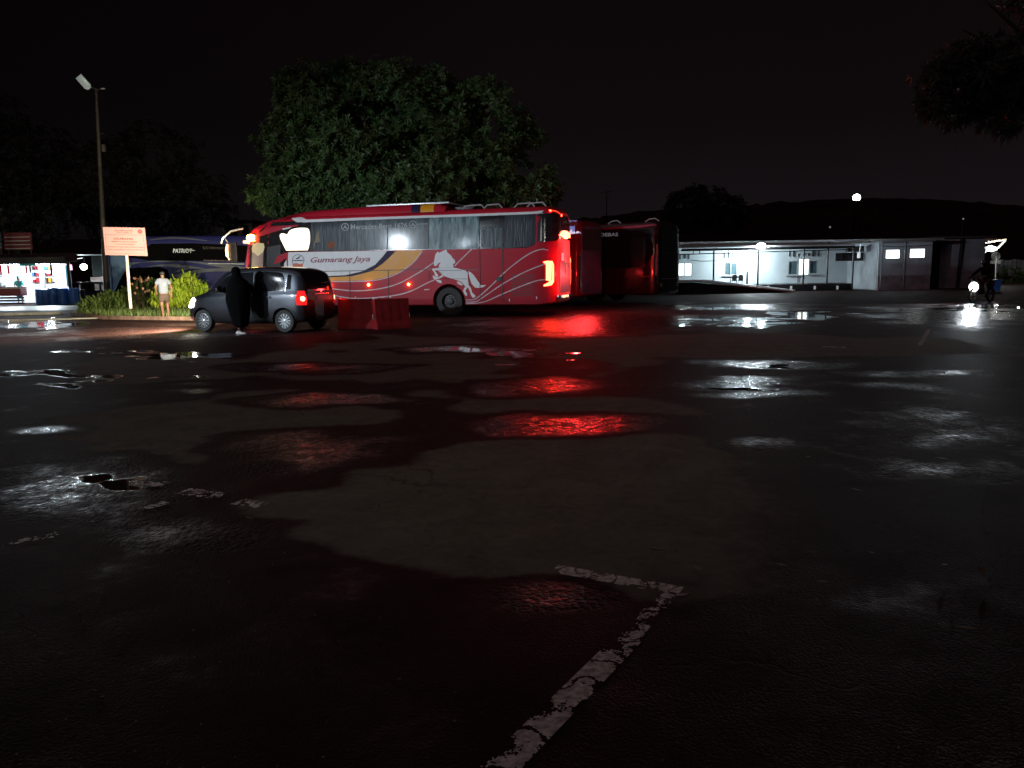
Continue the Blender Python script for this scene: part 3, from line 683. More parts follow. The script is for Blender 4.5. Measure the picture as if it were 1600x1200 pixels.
# ---- the red bus, placed by its rear wheel's contact point
PHI = R(16.4)
rw = G(703, 493.5); fwd = Vector((-math.cos(PHI), math.sin(PHI), 0)); near = Vector((-math.sin(PHI), -math.cos(PHI), 0)); HW = 1.25
b0 = rw - near * (HW - .06)
RB = empty('tour_bus', b0, math.atan2(fwd.y, fwd.x), 'long red and white intercity bus with a silver horse emblem and glowing tail lamps', 'bus', 'buses parked in the lot')
def S(px, py):
    d = ray(px, py); o = Vector((0, 0, CAMH)); p0 = b0 + near * HW; t = (p0 - o).dot(near) / d.dot(near); p = o + d * t
    return ((p - b0).dot(fwd), p.z)
def SP(l): return [S(*p) for p in l]
sr = S(850, 400)[0]; sf = S(386, 400)[0]
ST = [(sr - .42, .66, 3.30, .48, 0), (sr - .36, .78, 3.42, .44, 0), (sr - .24, .89, 3.49, .40, 0), (sr - .06, .965, 3.53, .37, 0), (sr + .25, 1, 3.55, .34, 0), (0, 1, 3.55, .34, 0), (2.5, 1, 3.57, .34, 0), (5.2, 1, 3.57, .34, 0), (sf - 1.5, 1, 3.52, .34, .1),
      (sf - .8, .995, 3.44, .34, .4), (sf - .25, .97, 3.32, .34, .8), (sf + .15, .90, 3.2, .36, 1), (sf + .38, .78, 3.12, .40, 1.2), (sf + .46, .62, 3.06, .44, 1.3)]
solid, hull = make_hull(ST, (0, 5.75))
hull.materials.clear(); hull.materials.append(M['red']); link('body', hull, RB); SH = Shell(solid, RB)
SP1 = SH.patch
# white sill strip of the roof, fairing, livery
SP1('roof_gutter', SP([(452, 341), (458, 338), (469, 339), (478, 343), (600, 338.5), (735, 334), (832, 330.5), (848, 328.5), (846, 333), (830, 334.5), (735, 338), (600, 342.5), (476, 347.5), (462, 347)]), M['white'], off=.03)
fx = [S(x, 335)[0] for x in (394, 420, 446, 470, 500, 540, 600, 660, 688, 697)]
fz = [3.18, 3.38, 3.58, 3.68, 3.72, 3.75, 3.77, 3.78, 3.77, 3.60]
def fairing(x0, x1, name, m, grow=0.0):
    rings = []; N = 22
    for i in range(N + 1):
        x = x0 + (x1 - x0) * i / N; j = max(k for k in range(len(fx)) if fx[k] >= x - 1e-6) if x < fx[0] else 0
        j = min(j, len(fx) - 2); t = (fx[j] - x) / (fx[j] - fx[j + 1]); zt = fz[j] + (fz[j + 1] - fz[j]) * t + grow
        bz = min(3.50, zt - .10); w = 1.17 + grow
        rings.append([Vector((x, y, z)) for y, z in ((-w, bz), (-w + .02, zt - .12), (-w + .16, zt), (w - .16, zt), (w - .02, zt - .12), (w, bz))])
    return MB().loft(rings).build(name, m, RB, angle=50)
fairing(S(694, 335)[0], S(396, 335)[0], 'roof_fairing', M['red'])
fairing(S(655, 330)[0], S(641, 330)[0], 'roof_stripe', M['purple'], .006)
fairing(S(676, 330)[0], S(655.5, 330)[0], 'roof_stripe', M['yellow'], .006)
pod = MB(); xa, xb = S(697, 323)[0], S(566, 326)[0]
pod.box(((xa + xb) / 2, 0, 3.81), (xb - xa, 1.9, .06)); pod.build('roof_pod', M['silver'], RB, bevel=.02)
hat = MB(); hx = S(715, 328)[0]; hat.box((hx, 0, 3.63), (.7, 1.2, .12)); hat.build('roof_hatch', M['black'], RB, bevel=.03)
for a_, b_ in ((718, 753), (752, 781), (800, 832), (820, 850)):
    x0, x1 = S(a_, 328)[0], S(b_, 328)[0]; t = MB()
    for yy in (.95,):
        t.tube([(x0, yy, 3.56), (x0 - .12, yy, 3.67), (x1 + .12, yy, 3.69), (x1, yy, 3.56)], .026, 8)
    t.build('roof_rail', M['silver'], RB)
t = MB(); xx = S(835, 325)[0]; t.tube([(xx, .9, 3.7), (xx, .9, 3.83)], .02, 6); t.build('roof_fitting', M['silver'], RB)
# glazing
wt, wb = (lambda x: 343 - (x - 460) * .0325), (lambda x: 393 - (x - 450) * .0165)
def pane(x0, x1, m, name='side_window', e0=0, e1=0, off=.006): return SP1(name, SP([(x0, wt(x0) + 3), (x1, wt(x1) + 3), (x1, wb(x1) - e1), (x0, wb(x0) - e0)]), m, off=off)
SP1('window_band', SP([(452, wt(452) + 2), (846, wt(846) + 1), (846, 377), (825, 387), (786, 388.5), (449, 393.5)]), M['blackgloss'], off=.003)
for x0, x1, m in ((485, 544.5, 'fog3'), (545.5, 604.5, 'fog1'), (605.5, 668.5, 'fog1'), (669.5, 747.5, 'fog2')): pane(x0, x1, M[m])
SP1('side_window', SP([(788, wt(788) + 3), (844, wt(844) + 3), (844, 376), (826, 386), (788, 387.5)]), M['fog3'])
lit = mat('lit_cream_cab_window', (.5, .45, .35), .25, emit=(1.0, .86, .62), es=1.7, var=.25, vs=3)
SP1('cab_window', SP(smooth2d([(447, 391.5), (442, 382), (437, 372), (437, 366), (442, 364.5), (448, 366), (452, 360), (462, 356.5), (476, 356), (482, 359), (484, 372), (483, 383), (481, 391)], 3)), lit, off=.009)
SP1('curtain', SP([(490, 391), (490, 382), (494, 368), (497, 358), (499, 378), (497, 379), (492, 379)]), mat('beige_curtain', (.30, .25, .17), .8), off=.009)
SP1('seat_headrest', SP(smooth2d([(513, 388), (512, 382), (517, 377), (522, 379), (523, 384), (519, 389)], 3)), mat('orange_headrest', (.28, .10, .05), .8), off=.009)
# cab side, entry door and the swept red arc over it
SP1('cab_panel', SP([(390, 352), (410, 347), (453, 346), (449, 394), (447, 400), (446, 421), (384, 421), (384, 377), (386, 362)]), M['blackgloss'], off=.004)
dg_ = SP1('door_glass', SP([(392, 380.5), (411.5, 380), (410.5, 419), (391, 419)]), mat('glass_painted_mauve_reflection', (.12, .10, .09), .12, emit=(.42, .30, .26), es=.30, var=.5, vs=2.2), off=.009)  # pinkish reflection put into the glass as colour and faint glow
SP1('door_glass', SP(smooth2d([(392, 396), (392, 381), (411.3, 380.5), (411.1, 393), (407, 396.5), (402, 400), (396, 395), (392, 394.5)], 2)), mat('glass_painted_yellow_reflection', (.12, .10, .07), .1, emit=(.85, .74, .42), es=.50, var=.4, vs=2.2), off=.013)  # yellowish reflection painted as a glowing patch on the glass
SP1('door_panel', SP([(417, 386), (438, 382), (438, 420), (416, 420)]), M['black'], off=.008)
SP1('door_arc', SP([(393, 372), (400, 364.5), (420, 357), (445, 352.5), (452, 352), (455, 354), (448, 356.5), (424, 363.5), (403, 370), (396, 375)]), M['red'], off=.02)
SP1('arc_trim', SP([(440, 357.5), (455, 354), (452, 357), (442, 359)]), M['white'], off=.023)
SP1('door_corner_flash', SP([(451, 394), (449, 401), (440, 409), (428, 413), (432, 402), (440, 397)]), M['red'], off=.012)
SP1('corner_seam', SP([(444, 412), (448, 406), (449, 421), (444, 421)]), M['white'], off=.014)
# lower livery
SP1('white_panel', SP([(450, 394), (605, 392), (598, 401), (586, 414), (566, 424), (540, 430), (508, 431.5), (450, 432)]), M['white'], off=.006, step=.5)
SP1('purple_stripe', SP([(605, 392), (618, 392), (610, 401), (598, 412), (580, 424), (550, 431.5), (508, 433.5), (450, 434), (450, 432), (508, 431.5), (540, 430), (566, 424), (586, 414), (598, 401)]), M['purple'], off=.007)
SP1('yellow_stripe', SP([(618, 392), (660, 391), (655, 399), (645, 410), (634, 419), (620, 427), (600, 434), (580, 437.5), (540, 439), (506, 438), (506, 433.7), (550, 431.5), (580, 424), (598, 412), (610, 401)]), M['yellow'], off=.006)
CUR = [[(507, 439), (540, 440), (580, 438.4), (604, 434), (622, 427), (638, 417), (650, 406), (660, 392)], [(518, 451), (552, 454.4), (580, 453), (604, 449), (624, 442.5), (644, 432), (664, 420), (678, 410)],
       [(516, 460), (548, 466), (580, 465.5), (620, 461), (644, 454), (666, 443), (684, 435)], [(710, 416), (724, 402), (737, 389.5)],
       [(728, 468.5), (740, 468), (750, 462), (768, 446), (786, 428), (810, 408), (830, 395), (846, 389.5), (856, 391)], [(728, 472), (744, 471), (760, 461), (786, 443.5), (820, 425), (850, 413)],
       [(728, 474.6), (748, 473.4), (764, 469), (786, 459), (820, 445), (840, 438.4), (852, 437)]]
for c in CUR:
    P = smooth2d(SP(c), 5); Lp, Rp = strip2d(P, .034); SP1('pinstripe', Lp + Rp[::-1], M['lilac'], off=.012)
HO = lambda l: SP([(660 + x / 11.43, 380 + y / 11.43) for x, y in l])
horse = [[(275, 145), (300, 170), (345, 150), (405, 120), (430, 115), (445, 160), (520, 225), (540, 265), (580, 300), (590, 340), (575, 365), (545, 372), (560, 400), (550, 435), (290, 435), (300, 390), (330, 350), (300, 350), (255, 405), (215, 405), (205, 370), (215, 300), (235, 200)],
         [(290, 437), (560, 437), (640, 450), (700, 475), (780, 490), (812, 530), (815, 640), (828, 700), (830, 790), (800, 800), (740, 740), (700, 690), (620, 660), (500, 625), (400, 590), (350, 560), (290, 500)],
         [(175, 455), (290, 440), (320, 480), (225, 487), (290, 580), (270, 605), (235, 590), (210, 520), (185, 490)], [(190, 565), (240, 602), (290, 610), (350, 570), (385, 590), (300, 632), (230, 650), (190, 620)],
         [(240, 652), (330, 660), (355, 700), (330, 715), (270, 690)], [(820, 495), (870, 520), (920, 570), (970, 640), (1010, 700), (1045, 752), (1140, 745), (1090, 785), (1000, 800), (940, 790), (880, 720), (845, 620)],
         [(770, 775), (800, 805), (770, 850), (805, 910), (795, 945), (765, 930), (730, 850), (745, 810)], [(830, 750), (870, 800), (890, 880), (950, 940), (940, 965), (900, 975), (870, 930), (850, 860), (822, 800)],
         [(610, 682), (680, 692), (730, 747), (700, 755), (640, 730)]]
SP1('horse_emblem', ([HO(h) for h in horse]), M['white'], off=.016)
for ln in ([(300, 487), (700, 487)], [(370, 637), (800, 637)], [(300, 500), (345, 545), (375, 505)]):
    Lp, Rp = strip2d(HO(ln), .012); SP1('emblem_line', Lp + Rp[::-1], M['purple'], off=.019)
def lettering(sh, name, txt, p0, p1, h, m, S_=S, shear=0.0, bold=0.0, off=.02, **k):
    vs, fs = text2d(txt, shear, bold); a, b = Vector(S_(*p0)), Vector(S_(*p1)); t = b - a; up = Vector((0, h * (abs((Vector(S_(p0[0], p0[1] - 10)) - a).y) / 10)))
    return sh.patch(name, ([tuple(a + t * x + up * y) for x, y in vs], fs), m, off=off, step=.4, **k)
lettering(SH, 'lettering', 'Mercedes-Benz 1626', (548, 358.5), (636, 356), 8, mat('grey_window_lettering', (.42, .47, .50), .5), bold=.01)
lettering(SH, 'lettering', 'Gumarang Jaya', (486, 413), (579, 411), 11, M['lettering'], shear=.35, bold=.015)
def disc(cx, cy, r, n=28): return [(cx + r * math.cos(k * 6.2832 / n), cy + r * math.sin(k * 6.2832 / n)) for k in range(n)]
def ringp(cx, cy, r, w): o = disc(cx, cy, r); i = disc(cx, cy, r - w); return [[o[k], o[(k + 1) % 28], i[(k + 1) % 28], i[k]] for k in range(28)]
for cx, cy in ((538.5, 354.5), (644.5, 350.5)):
    star = [(0, -4.6), (.9, -.5), (4, 2.6), (3.5, 3.2), (0, 1.0), (-3.5, 3.2), (-4, 2.6), (-.9, -.5)]
    SP1('round_badge', [SP(p) for p in ringp(cx, cy, 6, 1.0)] + [SP([(cx + x, cy + y) for x, y in star])], mat('grey_window_lettering', (.42, .47, .50), .5), off=.012)
Lp, Rp = strip2d(SP([(652, 350), (668, 349.6)]), .02); SP1('lettering_line', Lp + Rp[::-1], MATS['grey_window_lettering'], off=.012)
SP1('operator_badge', [SP(p) for p in ringp(466, 407, 9.5, .7)] + [SP([(458, 406.4), (474, 406.4), (474, 407.8), (458, 407.8)]), SP([(462, 404), (466, 402), (471, 398.5), (468, 403), (464, 405)])], M['purple'], off=.012)
SP1('badge_swoosh', SP([(457.5, 412), (463, 411), (469, 412.6), (474.5, 411), (473, 417), (458, 417)]), mat('orange_swoosh', (.65, .14, .05), .4), off=.013)
# panel seams, doors, grille
for ln in ([(748, 340), (751, 478)], [(750.5, 356), (785, 354), (785.5, 478)], [(545, 346), (545.5, 391)], [(605, 344), (605, 390)], [(669, 342), (669.5, 389)], [(506, 424), (667, 421)], [(670, 424), (671, 437)], [(547, 424), (547, 478)], [(607, 423), (607, 478)]):
    Lp, Rp = strip2d(SP(ln), .022); SP1('panel_seam', Lp + Rp[::-1], M['black'], off=.021)
SP1('door_window', SP([(752, 357), (784.5, 355.5), (784.5, 385.5), (751.5, 386.5)]), M['fog1'], off=.013)
hd = SP1('door_handle', SP(smooth2d([(775, 436), (777, 433), (783, 432), (784, 435), (782, 439), (777, 440), (775, 436)], 2)), M['black'], off=.03)
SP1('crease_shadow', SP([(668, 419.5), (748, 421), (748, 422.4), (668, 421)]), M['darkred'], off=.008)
for k in range(11):
    y = 430 + k * 3.2; Lp, Rp = strip2d(SP([(799, y), (835, y - .6)]), .028); SP1('vent_louvre', Lp + Rp[::-1], M['darkred'], off=.009)
SP1('white_pillar_strip', SP([(845.5, 333), (848, 333), (847, 375), (843.5, 377)]), M['silver'], off=.014)
for (x, y) in ((796, 469), (838.5, 465)): SP1('side_reflector', SP([(x - .7, y - 2), (x + .7, y - 2), (x + .7, y + 2.2), (x - .7, y + 2.2)]), M['white'], off=.014)
SP1('side_script', SP([(663, 452), (671, 451.4), (671, 453), (663, 453.6)]), M['lilac'], off=.014)
amber = glow('amber_lamp_glow', (1.0, .40, .055), 38.0); redglow = glow('red_lamp_glow', (1.0, .035, .012), 16.0); hotred = glow('hot_tail_lamp', (1.0, .030, .012), 44.0); softred = glow('dim_red_marker', (1.0, .05, .02), 3.0)
for (x, y) in ((516, 446), (576.5, 445), (639, 444.4)):
    SP1('side_marker_lamp', SP(disc(x, y, 1.9, 12)), amber, off=.03)
# rear end, wrapped round the corner
cfr = SH.corner((sr - .10, HW * .72, 0), R(133))
def Cn(px, py):   # photo point -> (a, z) on the corner's tangent plane
    n = Vector((math.cos(R(133)), math.sin(R(133)), 0)); t = Vector((-n.y, n.x, 0)); c = Vector((sr - .14, HW * .93, 0))
    rot = Matrix.Rotation(math.atan2(fwd.y, fwd.x), 3, 'Z'); nw, tw, cw = rot @ n, rot @ t, b0 + rot @ c
    d = ray(px, py); o = Vector((0, 0, CAMH)); k = (cw - o).dot(nw) / d.dot(nw); p = o + d * k
    return ((p - b0 - rot @ Vector((sr - .10, HW * .72, 0))).dot(tw), p.z)
def CP(l): return [Cn(*p) for p in l]
SH.patch('rear_pillar', CP([(849, 334), (866, 332), (878, 336), (882, 368), (868, 376), (849, 378)]), M['blackgloss'], cfr, off=.02, step=.07)
SH.patch('tail_lamp', CP([(850, 409), (855, 407.5), (862, 408), (864.5, 414), (864.5, 440), (861, 445.5), (851, 447.5), (851, 445), (857, 441), (858, 438.5), (853.5, 438), (853.5, 414)]), hotred, cfr, off=.02, step=.08)
SH.patch('tail_lamp_lens', CP([(849, 406), (863, 405), (867, 410), (867, 444), (862, 449), (849, 450)]), mat('red_lens', (.5, .02, .02), .15, coat=1), cfr, off=.012, step=.08)
SH.patch('lamp_divider', CP([(861, 413), (861.8, 413), (861.3, 439), (860.4, 439)]), mat('dark_red_divider', (.15, .03, .02), .4), cfr, off=.03)
rfr = SH.frame('rear')
def rp(l): return [(HW * y, z) for y, z in l]
SH.patch('rear_window', rp([(.80, 2.50), (.72, 3.30), (-.72, 3.30), (-.80, 2.50)]), M['glass'], rfr, off=.008)
SH.patch('high_brake_lamp', rp(smooth2d([(.70, 2.62), (.45, 2.76), (0, 2.80), (-.45, 2.76), (-.70, 2.62), (-.40, 2.58), (0, 2.52), (.40, 2.58), (.70, 2.62)], 3)), hotred, rfr, off=.03)
SH.patch('number_plate', rp([(.52, 2.05), (.18, 2.05), (.18, 1.80), (.52, 1.80)]), M['white'], rfr, off=.02)
SH.patch('engine_hatch', rp([(.66, 1.75), (-.66, 1.75), (-.66, .75), (.66, .75)]), mat('dark_violet_hatch', (.06, .03, .055), .5), rfr, off=.012)
SH.patch('hatch_trim', rp([(.10, 1.95), (.02, 1.92), (-.02, 1.30), (.06, 1.30)]), M['chrome'], rfr, off=.02)
SH.patch('tail_lamp', rp([(-.76, 1.9), (-.68, 1.9), (-.68, 1.0), (-.76, 1.0)]), hotred, rfr, off=.02)
SH.patch('marker_lamp', CP([(860, 327.5), (862.6, 327.5), (862.6, 330), (860, 330)]), hotred, cfr, off=.02, step=.08)
SH.patch('marker_lamp', CP([(883, 334), (885.4, 334), (885.4, 337.4), (883, 337.4)]), hotred, cfr, off=.02, step=.08)
SH.patch('marker_strip', CP([(862, 327.6), (872, 329.4), (883, 334.4), (883, 335.6), (872, 330.4), (862, 328.6)]), softred, cfr, off=.02, step=.08)
bp_ = MB(); bp_.box((sr - .44, 0, .62), (.12, 2.0, .10)); bp_.build('rear_bumper', M['chrome'], RB, bevel=.03)
for y in (.75, .5, .1): 
    q = MB(); q.lathe([(.045, 0), (.05, .02), (.03, .05), (.001, .05)], axis='X', c=(sr - .55, y, .62), n=14); q.build('bumper_lamp', mat('clear_lamp', (.7, .6, .5), .2, emit=(1, .8, .5), es=1.2), RB)
# mirror arms and front lamps
mx_ = S(360, 395); am = MB()
am.tube([(sf + .30, .95, 3.18), (sf + .75, 1.05, 3.10), (sf + 1.05, 1.15, 2.85), (sf + 1.1, 1.18, 2.65)], .035, 8); mo = am.build('mirror_arm', M['silver'], RB)
mb = MB(); xs_ = S(364, 395)[0]
mb.loft([[Vector((xs_ + a, 1.2 + b, z)) for a, b in ((-.12, -.08), (.12, -.08), (.15, .06), (-.15, .06))] for z in (1.95, 2.0, 2.3, 2.62, 2.68)]); mb.build('mirror_housing', M['blackgloss'], mo, bevel=.03)
ml = MB(); xl = S(358, 395)[0]; ml.tube([(xl - .02, 1.30, 2.06), (xl + .05, 1.30, 2.2), (xl + .06, 1.30, 2.4), (xl + .02, 1.30, 2.62)], [.03, .05, .05, .03], 8); ml.build('mirror_turn_lamp', glow('pale_orange_glow', (1.0, .48, .22), 5.0), mo)
wp = MB(); x0, x1 = S(342, 368)[0], S(351, 378)[0]; wp.tube([(x0, 1.0, 2.93), (x1, 1.05, 2.68)], .02, 6); wp.build('mirror_arm', M['silver'], RB)
q = MB(); xx, zz = S(390, 371.5); q.lathe([(.02, -.14), (.10, -.12), (.13, 0), (.10, .12), (.02, .14)], axis='X', n=14, c=(xx, 1.17, zz)); q.build('front_turn_lamp', amber, RB)
q = MB(); xx, zz = S(382, 378); q.lathe([(.02, -.12), (.08, -.1), (.06, .12), (.02, .13)], axis='X', n=12, c=(xx, 1.12, zz)); q.build('front_marker', mat('pale_pink_lens', (.7, .5, .5), .3, emit=(1, .6, .55), es=.8), RB)
SH.patch('windscreen', [(1.02, 1.35), (-1.02, 1.35), (-.98, 3.0), (.98, 3.0)], M['glass'], SH.frame('front'), off=.01)
for sx in (0, 5.75):
    for sd in (1, -1): wheel(RB, (sx, sd * (HW - .20), .49), .49, .30, sd)
ax = MB()
for sx in (0, 5.75): ax.tube([(sx, -1.0, .49), (sx, 1.0, .49)], .09, 8)
ax.box((2.6, 0, .40), (4.2, 1.1, .22)); ax.build('underframe', mat('rusty_underframe', (.07, .035, .02), .8, var=.5), RB)
lamp('tail_lamp_light', 'POINT', (sr - 1.0, 1.0, 1.35), 135, (1.0, .028, .03), .12, RB)
lamp('brake_lamp_light', 'POINT', (sr - .9, 0, 2.60), 40, (1.0, .06, .04), .1, RB)
lamp('tail_lamp_light', 'POINT', (sr - 1.0, -.9, 1.35), 150, (1.0, .028, .03), .12, RB)
lamp('turn_lamp_light', 'POINT', (S(384, 371)[0], 1.45, 3.0), 7, (1.0, .38, .08), .06, RB)
for (x, y) in ((516, 446), (576.5, 445), (639, 444.4)):
    xx, zz = S(x, y); lamp('marker_light', 'POINT', (xx, HW + .12, zz), 1.0, (1.0, .40, .06), .03, RB)

# ---- the other buses
def plain_bus(pos, rotdeg, label, L, m, side, zt=3.6):
    root = empty('tour_bus', pos, R(rotdeg), label, 'bus', 'buses parked in the lot')
    st = [(-L / 2, .82, zt - .22, .45, 0), (-L / 2 + .06, .90, zt - .1, .40, 0), (-L / 2 + .2, .97, zt - .03, .36, 0), (-L / 2 + .5, 1, zt, .34, 0), (0, 1, zt + .02, .34, 0), (L / 2 - 1.6, 1, zt - .02, .34, .1), (L / 2 - .7, .99, zt - .12, .34, .5), (L / 2 - .2, .94, zt - .3, .36, .9), (L / 2, .80, zt - .42, .42, 1.2)]
    solid, hull = make_hull(st, (-L / 2 + 3.2, L / 2 - 2.6)); hull.materials.clear(); hull.materials.append(m); link('body', hull, root)
    for sx in (-L / 2 + 3.2, L / 2 - 2.6):
        for sd in (1, -1): wheel(root, (sx, sd * 1.05, .49), .49, .30, sd)
    return root, Shell(solid, root), L
def local_of(root, side):
    rz = root.rotation_euler.z; f = Vector((math.cos(rz), math.sin(rz), 0)); n = Vector((-math.sin(rz), math.cos(rz), 0)) * side; o = Vector(root.location)
    def fn(px, py):
        d = ray(px, py); c = Vector((0, 0, CAMH)); p0 = o + n * 1.25; t = (p0 - c).dot(n) / d.dot(n); p = c + d * t - o
        return (p.dot(f), p.z)
    return fn
# blue bus behind the planting, heading right and a little away
Lb = 11.5; rr = at(168, 430, 42.0); fb = Vector((math.cos(R(10)), math.sin(R(10)), 0)); nb = Vector((math.sin(R(10)), -math.cos(R(10)), 0))
pc = Vector((rr.x, 42.0, 0)) + fb * Lb / 2 - nb * 1.25
BB, SB, _ = plain_bus(pc, 10, 'navy blue bus with silver swooshes standing behind the white sign and shrubs', Lb, M['navy'], -1, 3.58)
SS = local_of(BB, -1); BP = lambda l: [SS(*p) for p in l]
SB.patch('rear_quarter', BP([(172, 397), (196, 398), (205, 412), (205, 417), (196, 424), (186, 440), (177, 462), (172, 462)]), M['steelblue'], side=-1, off=.008)
SB.patch('wheel_shroud', BP(smooth2d([(177, 462), (186, 440), (196, 424), (206, 419), (230, 418), (262, 421), (262, 470), (177, 470)], 2)), MATS['matt_black_band'] if 'matt_black_band' in MATS else mat('matt_black_band', (.003, .003, .004), .5, spec=.03), side=-1, off=.010)
SB.patch('window_band', BP([(176, 384), (232, 384), (236, 381), (300, 380), (372, 383), (400, 385), (400, 410), (372, 409.5), (300, 407.5), (232, 407), (176, 398)]), mat('matt_black_band', (.003, .003, .004), .5, spec=.03), side=-1, off=.008)
SB.patch('swoosh', BP(smooth2d([(205, 414), (230, 408.5), (262, 407.5), (300, 410), (340, 417), (385, 424), (385, 418), (330, 411), (290, 408)], 3) + [(205, 410)]), M['bluesilver'], side=-1, off=.012)
SB.patch('swoosh', BP(smooth2d([(228, 417), (250, 413.5), (275, 413), (300, 416), (322, 420), (300, 420), (270, 426), (285, 419), (255, 416)], 2)), M['bluesilver'], side=-1, off=.012)
SB.patch('swoosh', BP(smooth2d([(270, 431), (300, 423), (330, 419.5), (385, 419), (385, 424), (335, 424), (305, 428), (290, 433)], 2)), M['bluesilver'], side=-1, off=.015)
SB.patch('lower_stripe', BP([(325, 411), (382, 412), (382, 413.2), (325, 412.2)]), M['silver'], side=-1, off=.018)
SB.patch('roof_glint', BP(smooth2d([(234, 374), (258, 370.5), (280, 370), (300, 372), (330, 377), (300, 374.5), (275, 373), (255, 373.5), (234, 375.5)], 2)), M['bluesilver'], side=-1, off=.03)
lettering(SB, 'lettering', 'PATRIOT', (270, 395), (301, 395.4), 6.5, M['silver'], S_=SS, shear=.2, bold=.02, side=-1)
for p in (285, 292, 298): SB.patch('crown_point', BP([(p - 1, 388.5), (p + 1, 388.5), (p + .4, 390.6), (p - .4, 390.6)]), M['silver'], side=-1, off=.02)
SB.patch('logo_bar', BP([(292, 390.2), (304, 391), (304, 392), (292, 391.2)]), M['silver'], side=-1, off=.02)
lettering(SB, 'lettering', 'BUS PARIWISATA', (317, 389.2), (353, 389.8), 4, mat('grey_vinyl', (.14, .12, .11), .5), S_=SS, side=-1)
lettering(SB, 'lettering', 'www.patriotwisata.com', (318, 408), (359, 409), 2.6, M['lilac'], S_=SS, side=-1)
# two buses beyond the red one, parked at a slant
def tail_bus(px, Y, phi, label, m, L=11.5, zt=3.6):
    q = at(px, 430, Y); f = Vector((-math.cos(R(phi)), math.sin(R(phi)), 0)); n = Vector((-math.sin(R(phi)), -math.cos(R(phi)), 0))
    return plain_bus(Vector((q.x, Y, 0)) + f * L / 2 - n * 1.25, 180 - phi, label, L, m, 1, zt)
B2, S2, L2 = tail_bus(905, 33.6, 31, 'purple dark bus seen end-on between the red bus and the black bus', mat('crimson_paint', (.20, .010, .016), .3, coat=.5), zt=3.55)
S2.patch('rear_panel', [(1.20, .5), (-1.20, .5), (-1.15, 3.42), (1.15, 3.42)], M['violet'], S2.frame('rear'), off=.01)
S2.patch('rear_window', [(.95, 2.3), (-.95, 2.3), (-.9, 3.2), (.9, 3.2)], mat('dusty_violet_glass', (.055, .045, .075), .3), S2.frame('rear'), off=.016)
F2 = local_of(B2, 1)
S2.patch('lit_side_window', [F2(*p) for p in ((884, 344), (904, 344), (904, 364.5), (884, 366))], mat('violet_lit_window', (.12, .12, .25), .3, emit=(.22, .21, .55), es=.75, var=.4, vs=3), off=.012)
S2.patch('window_transfer', [F2(*p) for p in ((886, 365.8), (888, 357), (890, 361), (892, 358), (894, 363), (896.5, 361), (898, 364), (900, 361), (903, 362), (904, 364.6))], mat('white_lit_transfer', (.6, .6, .7), .4, emit=(.75, .75, 1.0), es=.8), off=.016)
for c in ([(.1, 1.3), (-.2, 1.6), (-.6, 1.7), (-.5, 1.5), (-.3, 1.35), (-.6, 1.1)], [(.9, .8), (.5, 1.05), (0, 1.1), (-.3, .95), (-.25, .7)]):
    Lp, Rp = strip2d(smooth2d(c, 5), .035); S2.patch('rear_flourish', Lp + Rp[::-1], mat('pale_violet_vinyl', (.22, .16, .24), .4), S2.frame('rear'), off=.02)
for y in (1.12, -1.12): S2.patch('rear_trim', [(y - .03, .7), (y + .03, .7), (y + .03, 2.1), (y - .03, 2.1)], M['chrome'], S2.frame('rear'), off=.025)
B3, S3, L3 = tail_bus(1026, 35.4, 36, 'black and dark red bus with a pale rear corner, rightmost of the parked buses', mat('black_maroon_paint', (.035, .007, .009), .25, coat=.7, var=.3), zt=3.55)
F3 = local_of(B3, 1)
S3.patch('roof_stripe', [F3(*p) for p in ((936, 356.5), (1000, 352), (1020, 350), (1023, 351.4), (1000, 355.4), (936, 359.4))], mat('rose_stripe', (.40, .04, .08), .35), off=.02)
lettering(S3, 'lettering', 'DEBAS', (938, 369.5), (965.5, 369), 5.5, mat('ice_vinyl_painted_glow', (.45, .62, .68), .5, emit=(.5, .7, .8), es=.10), S_=F3, bold=.02)  # faint glow put into the letters, which are no lamp
S3.patch('window_band', [F3(*p) for p in ((930, 362), (1018, 357), (1020, 398), (1006, 418), (930, 420))], M['glass'], off=.008)
S3.patch('waist_line', [F3(*p) for p in ((1000, 431.6), (1018, 431.2), (1018, 432.4), (1000, 432.6))], mat('red_trim', (.4, .02, .03), .3), off=.02)
cf3 = S3.corner((-L3 / 2 + .06, 1.14, 0), R(130))
S3.patch('corner_lens', [(-.06, 1.2), (.06, 1.2), (.08, 1.9), (.05, 2.55), (-.02, 2.55), (-.05, 1.9)], mat('pale_corner_lens', (.5, .35, .35), .15, coat=1), cf3, off=.02)
S3.patch('rear_panel', [(1.15, .5), (-1.15, .5), (-1.12, 3.4), (1.12, 3.4)], M['greyblk'], S3.frame('rear'), off=.01)
for k in range(9): S3.patch('rear_louvre', [(.95, 1.15 + k * .24), (-.95, 1.15 + k * .24), (-.95, 1.22 + k * .24), (.95, 1.22 + k * .24)], mat('rear_louvre_grey', (.016, .016, .014), .6, spec=.1), S3.frame('rear'), off=.02)
S3.patch('rear_trim', [(.9, 1.02), (-.9, 1.02), (-.9, 1.07), (.9, 1.07)], M['chrome'], S3.frame('rear'), off=.03)
for y in (1.10, -1.10): S3.patch('rear_trim', [(y - .035, .8), (y + .035, .8), (y + .035, 2.4), (y - .035, 2.4)], M['chrome'], S3.frame('rear'), off=.025)
for y in (.85, -.85): S3.patch('tail_lamp', disc(y, .78, .10, 14), mat('clear_glass_lens', (.5, .5, .48), .1, coat=1), S3.frame('rear'), off=.03)
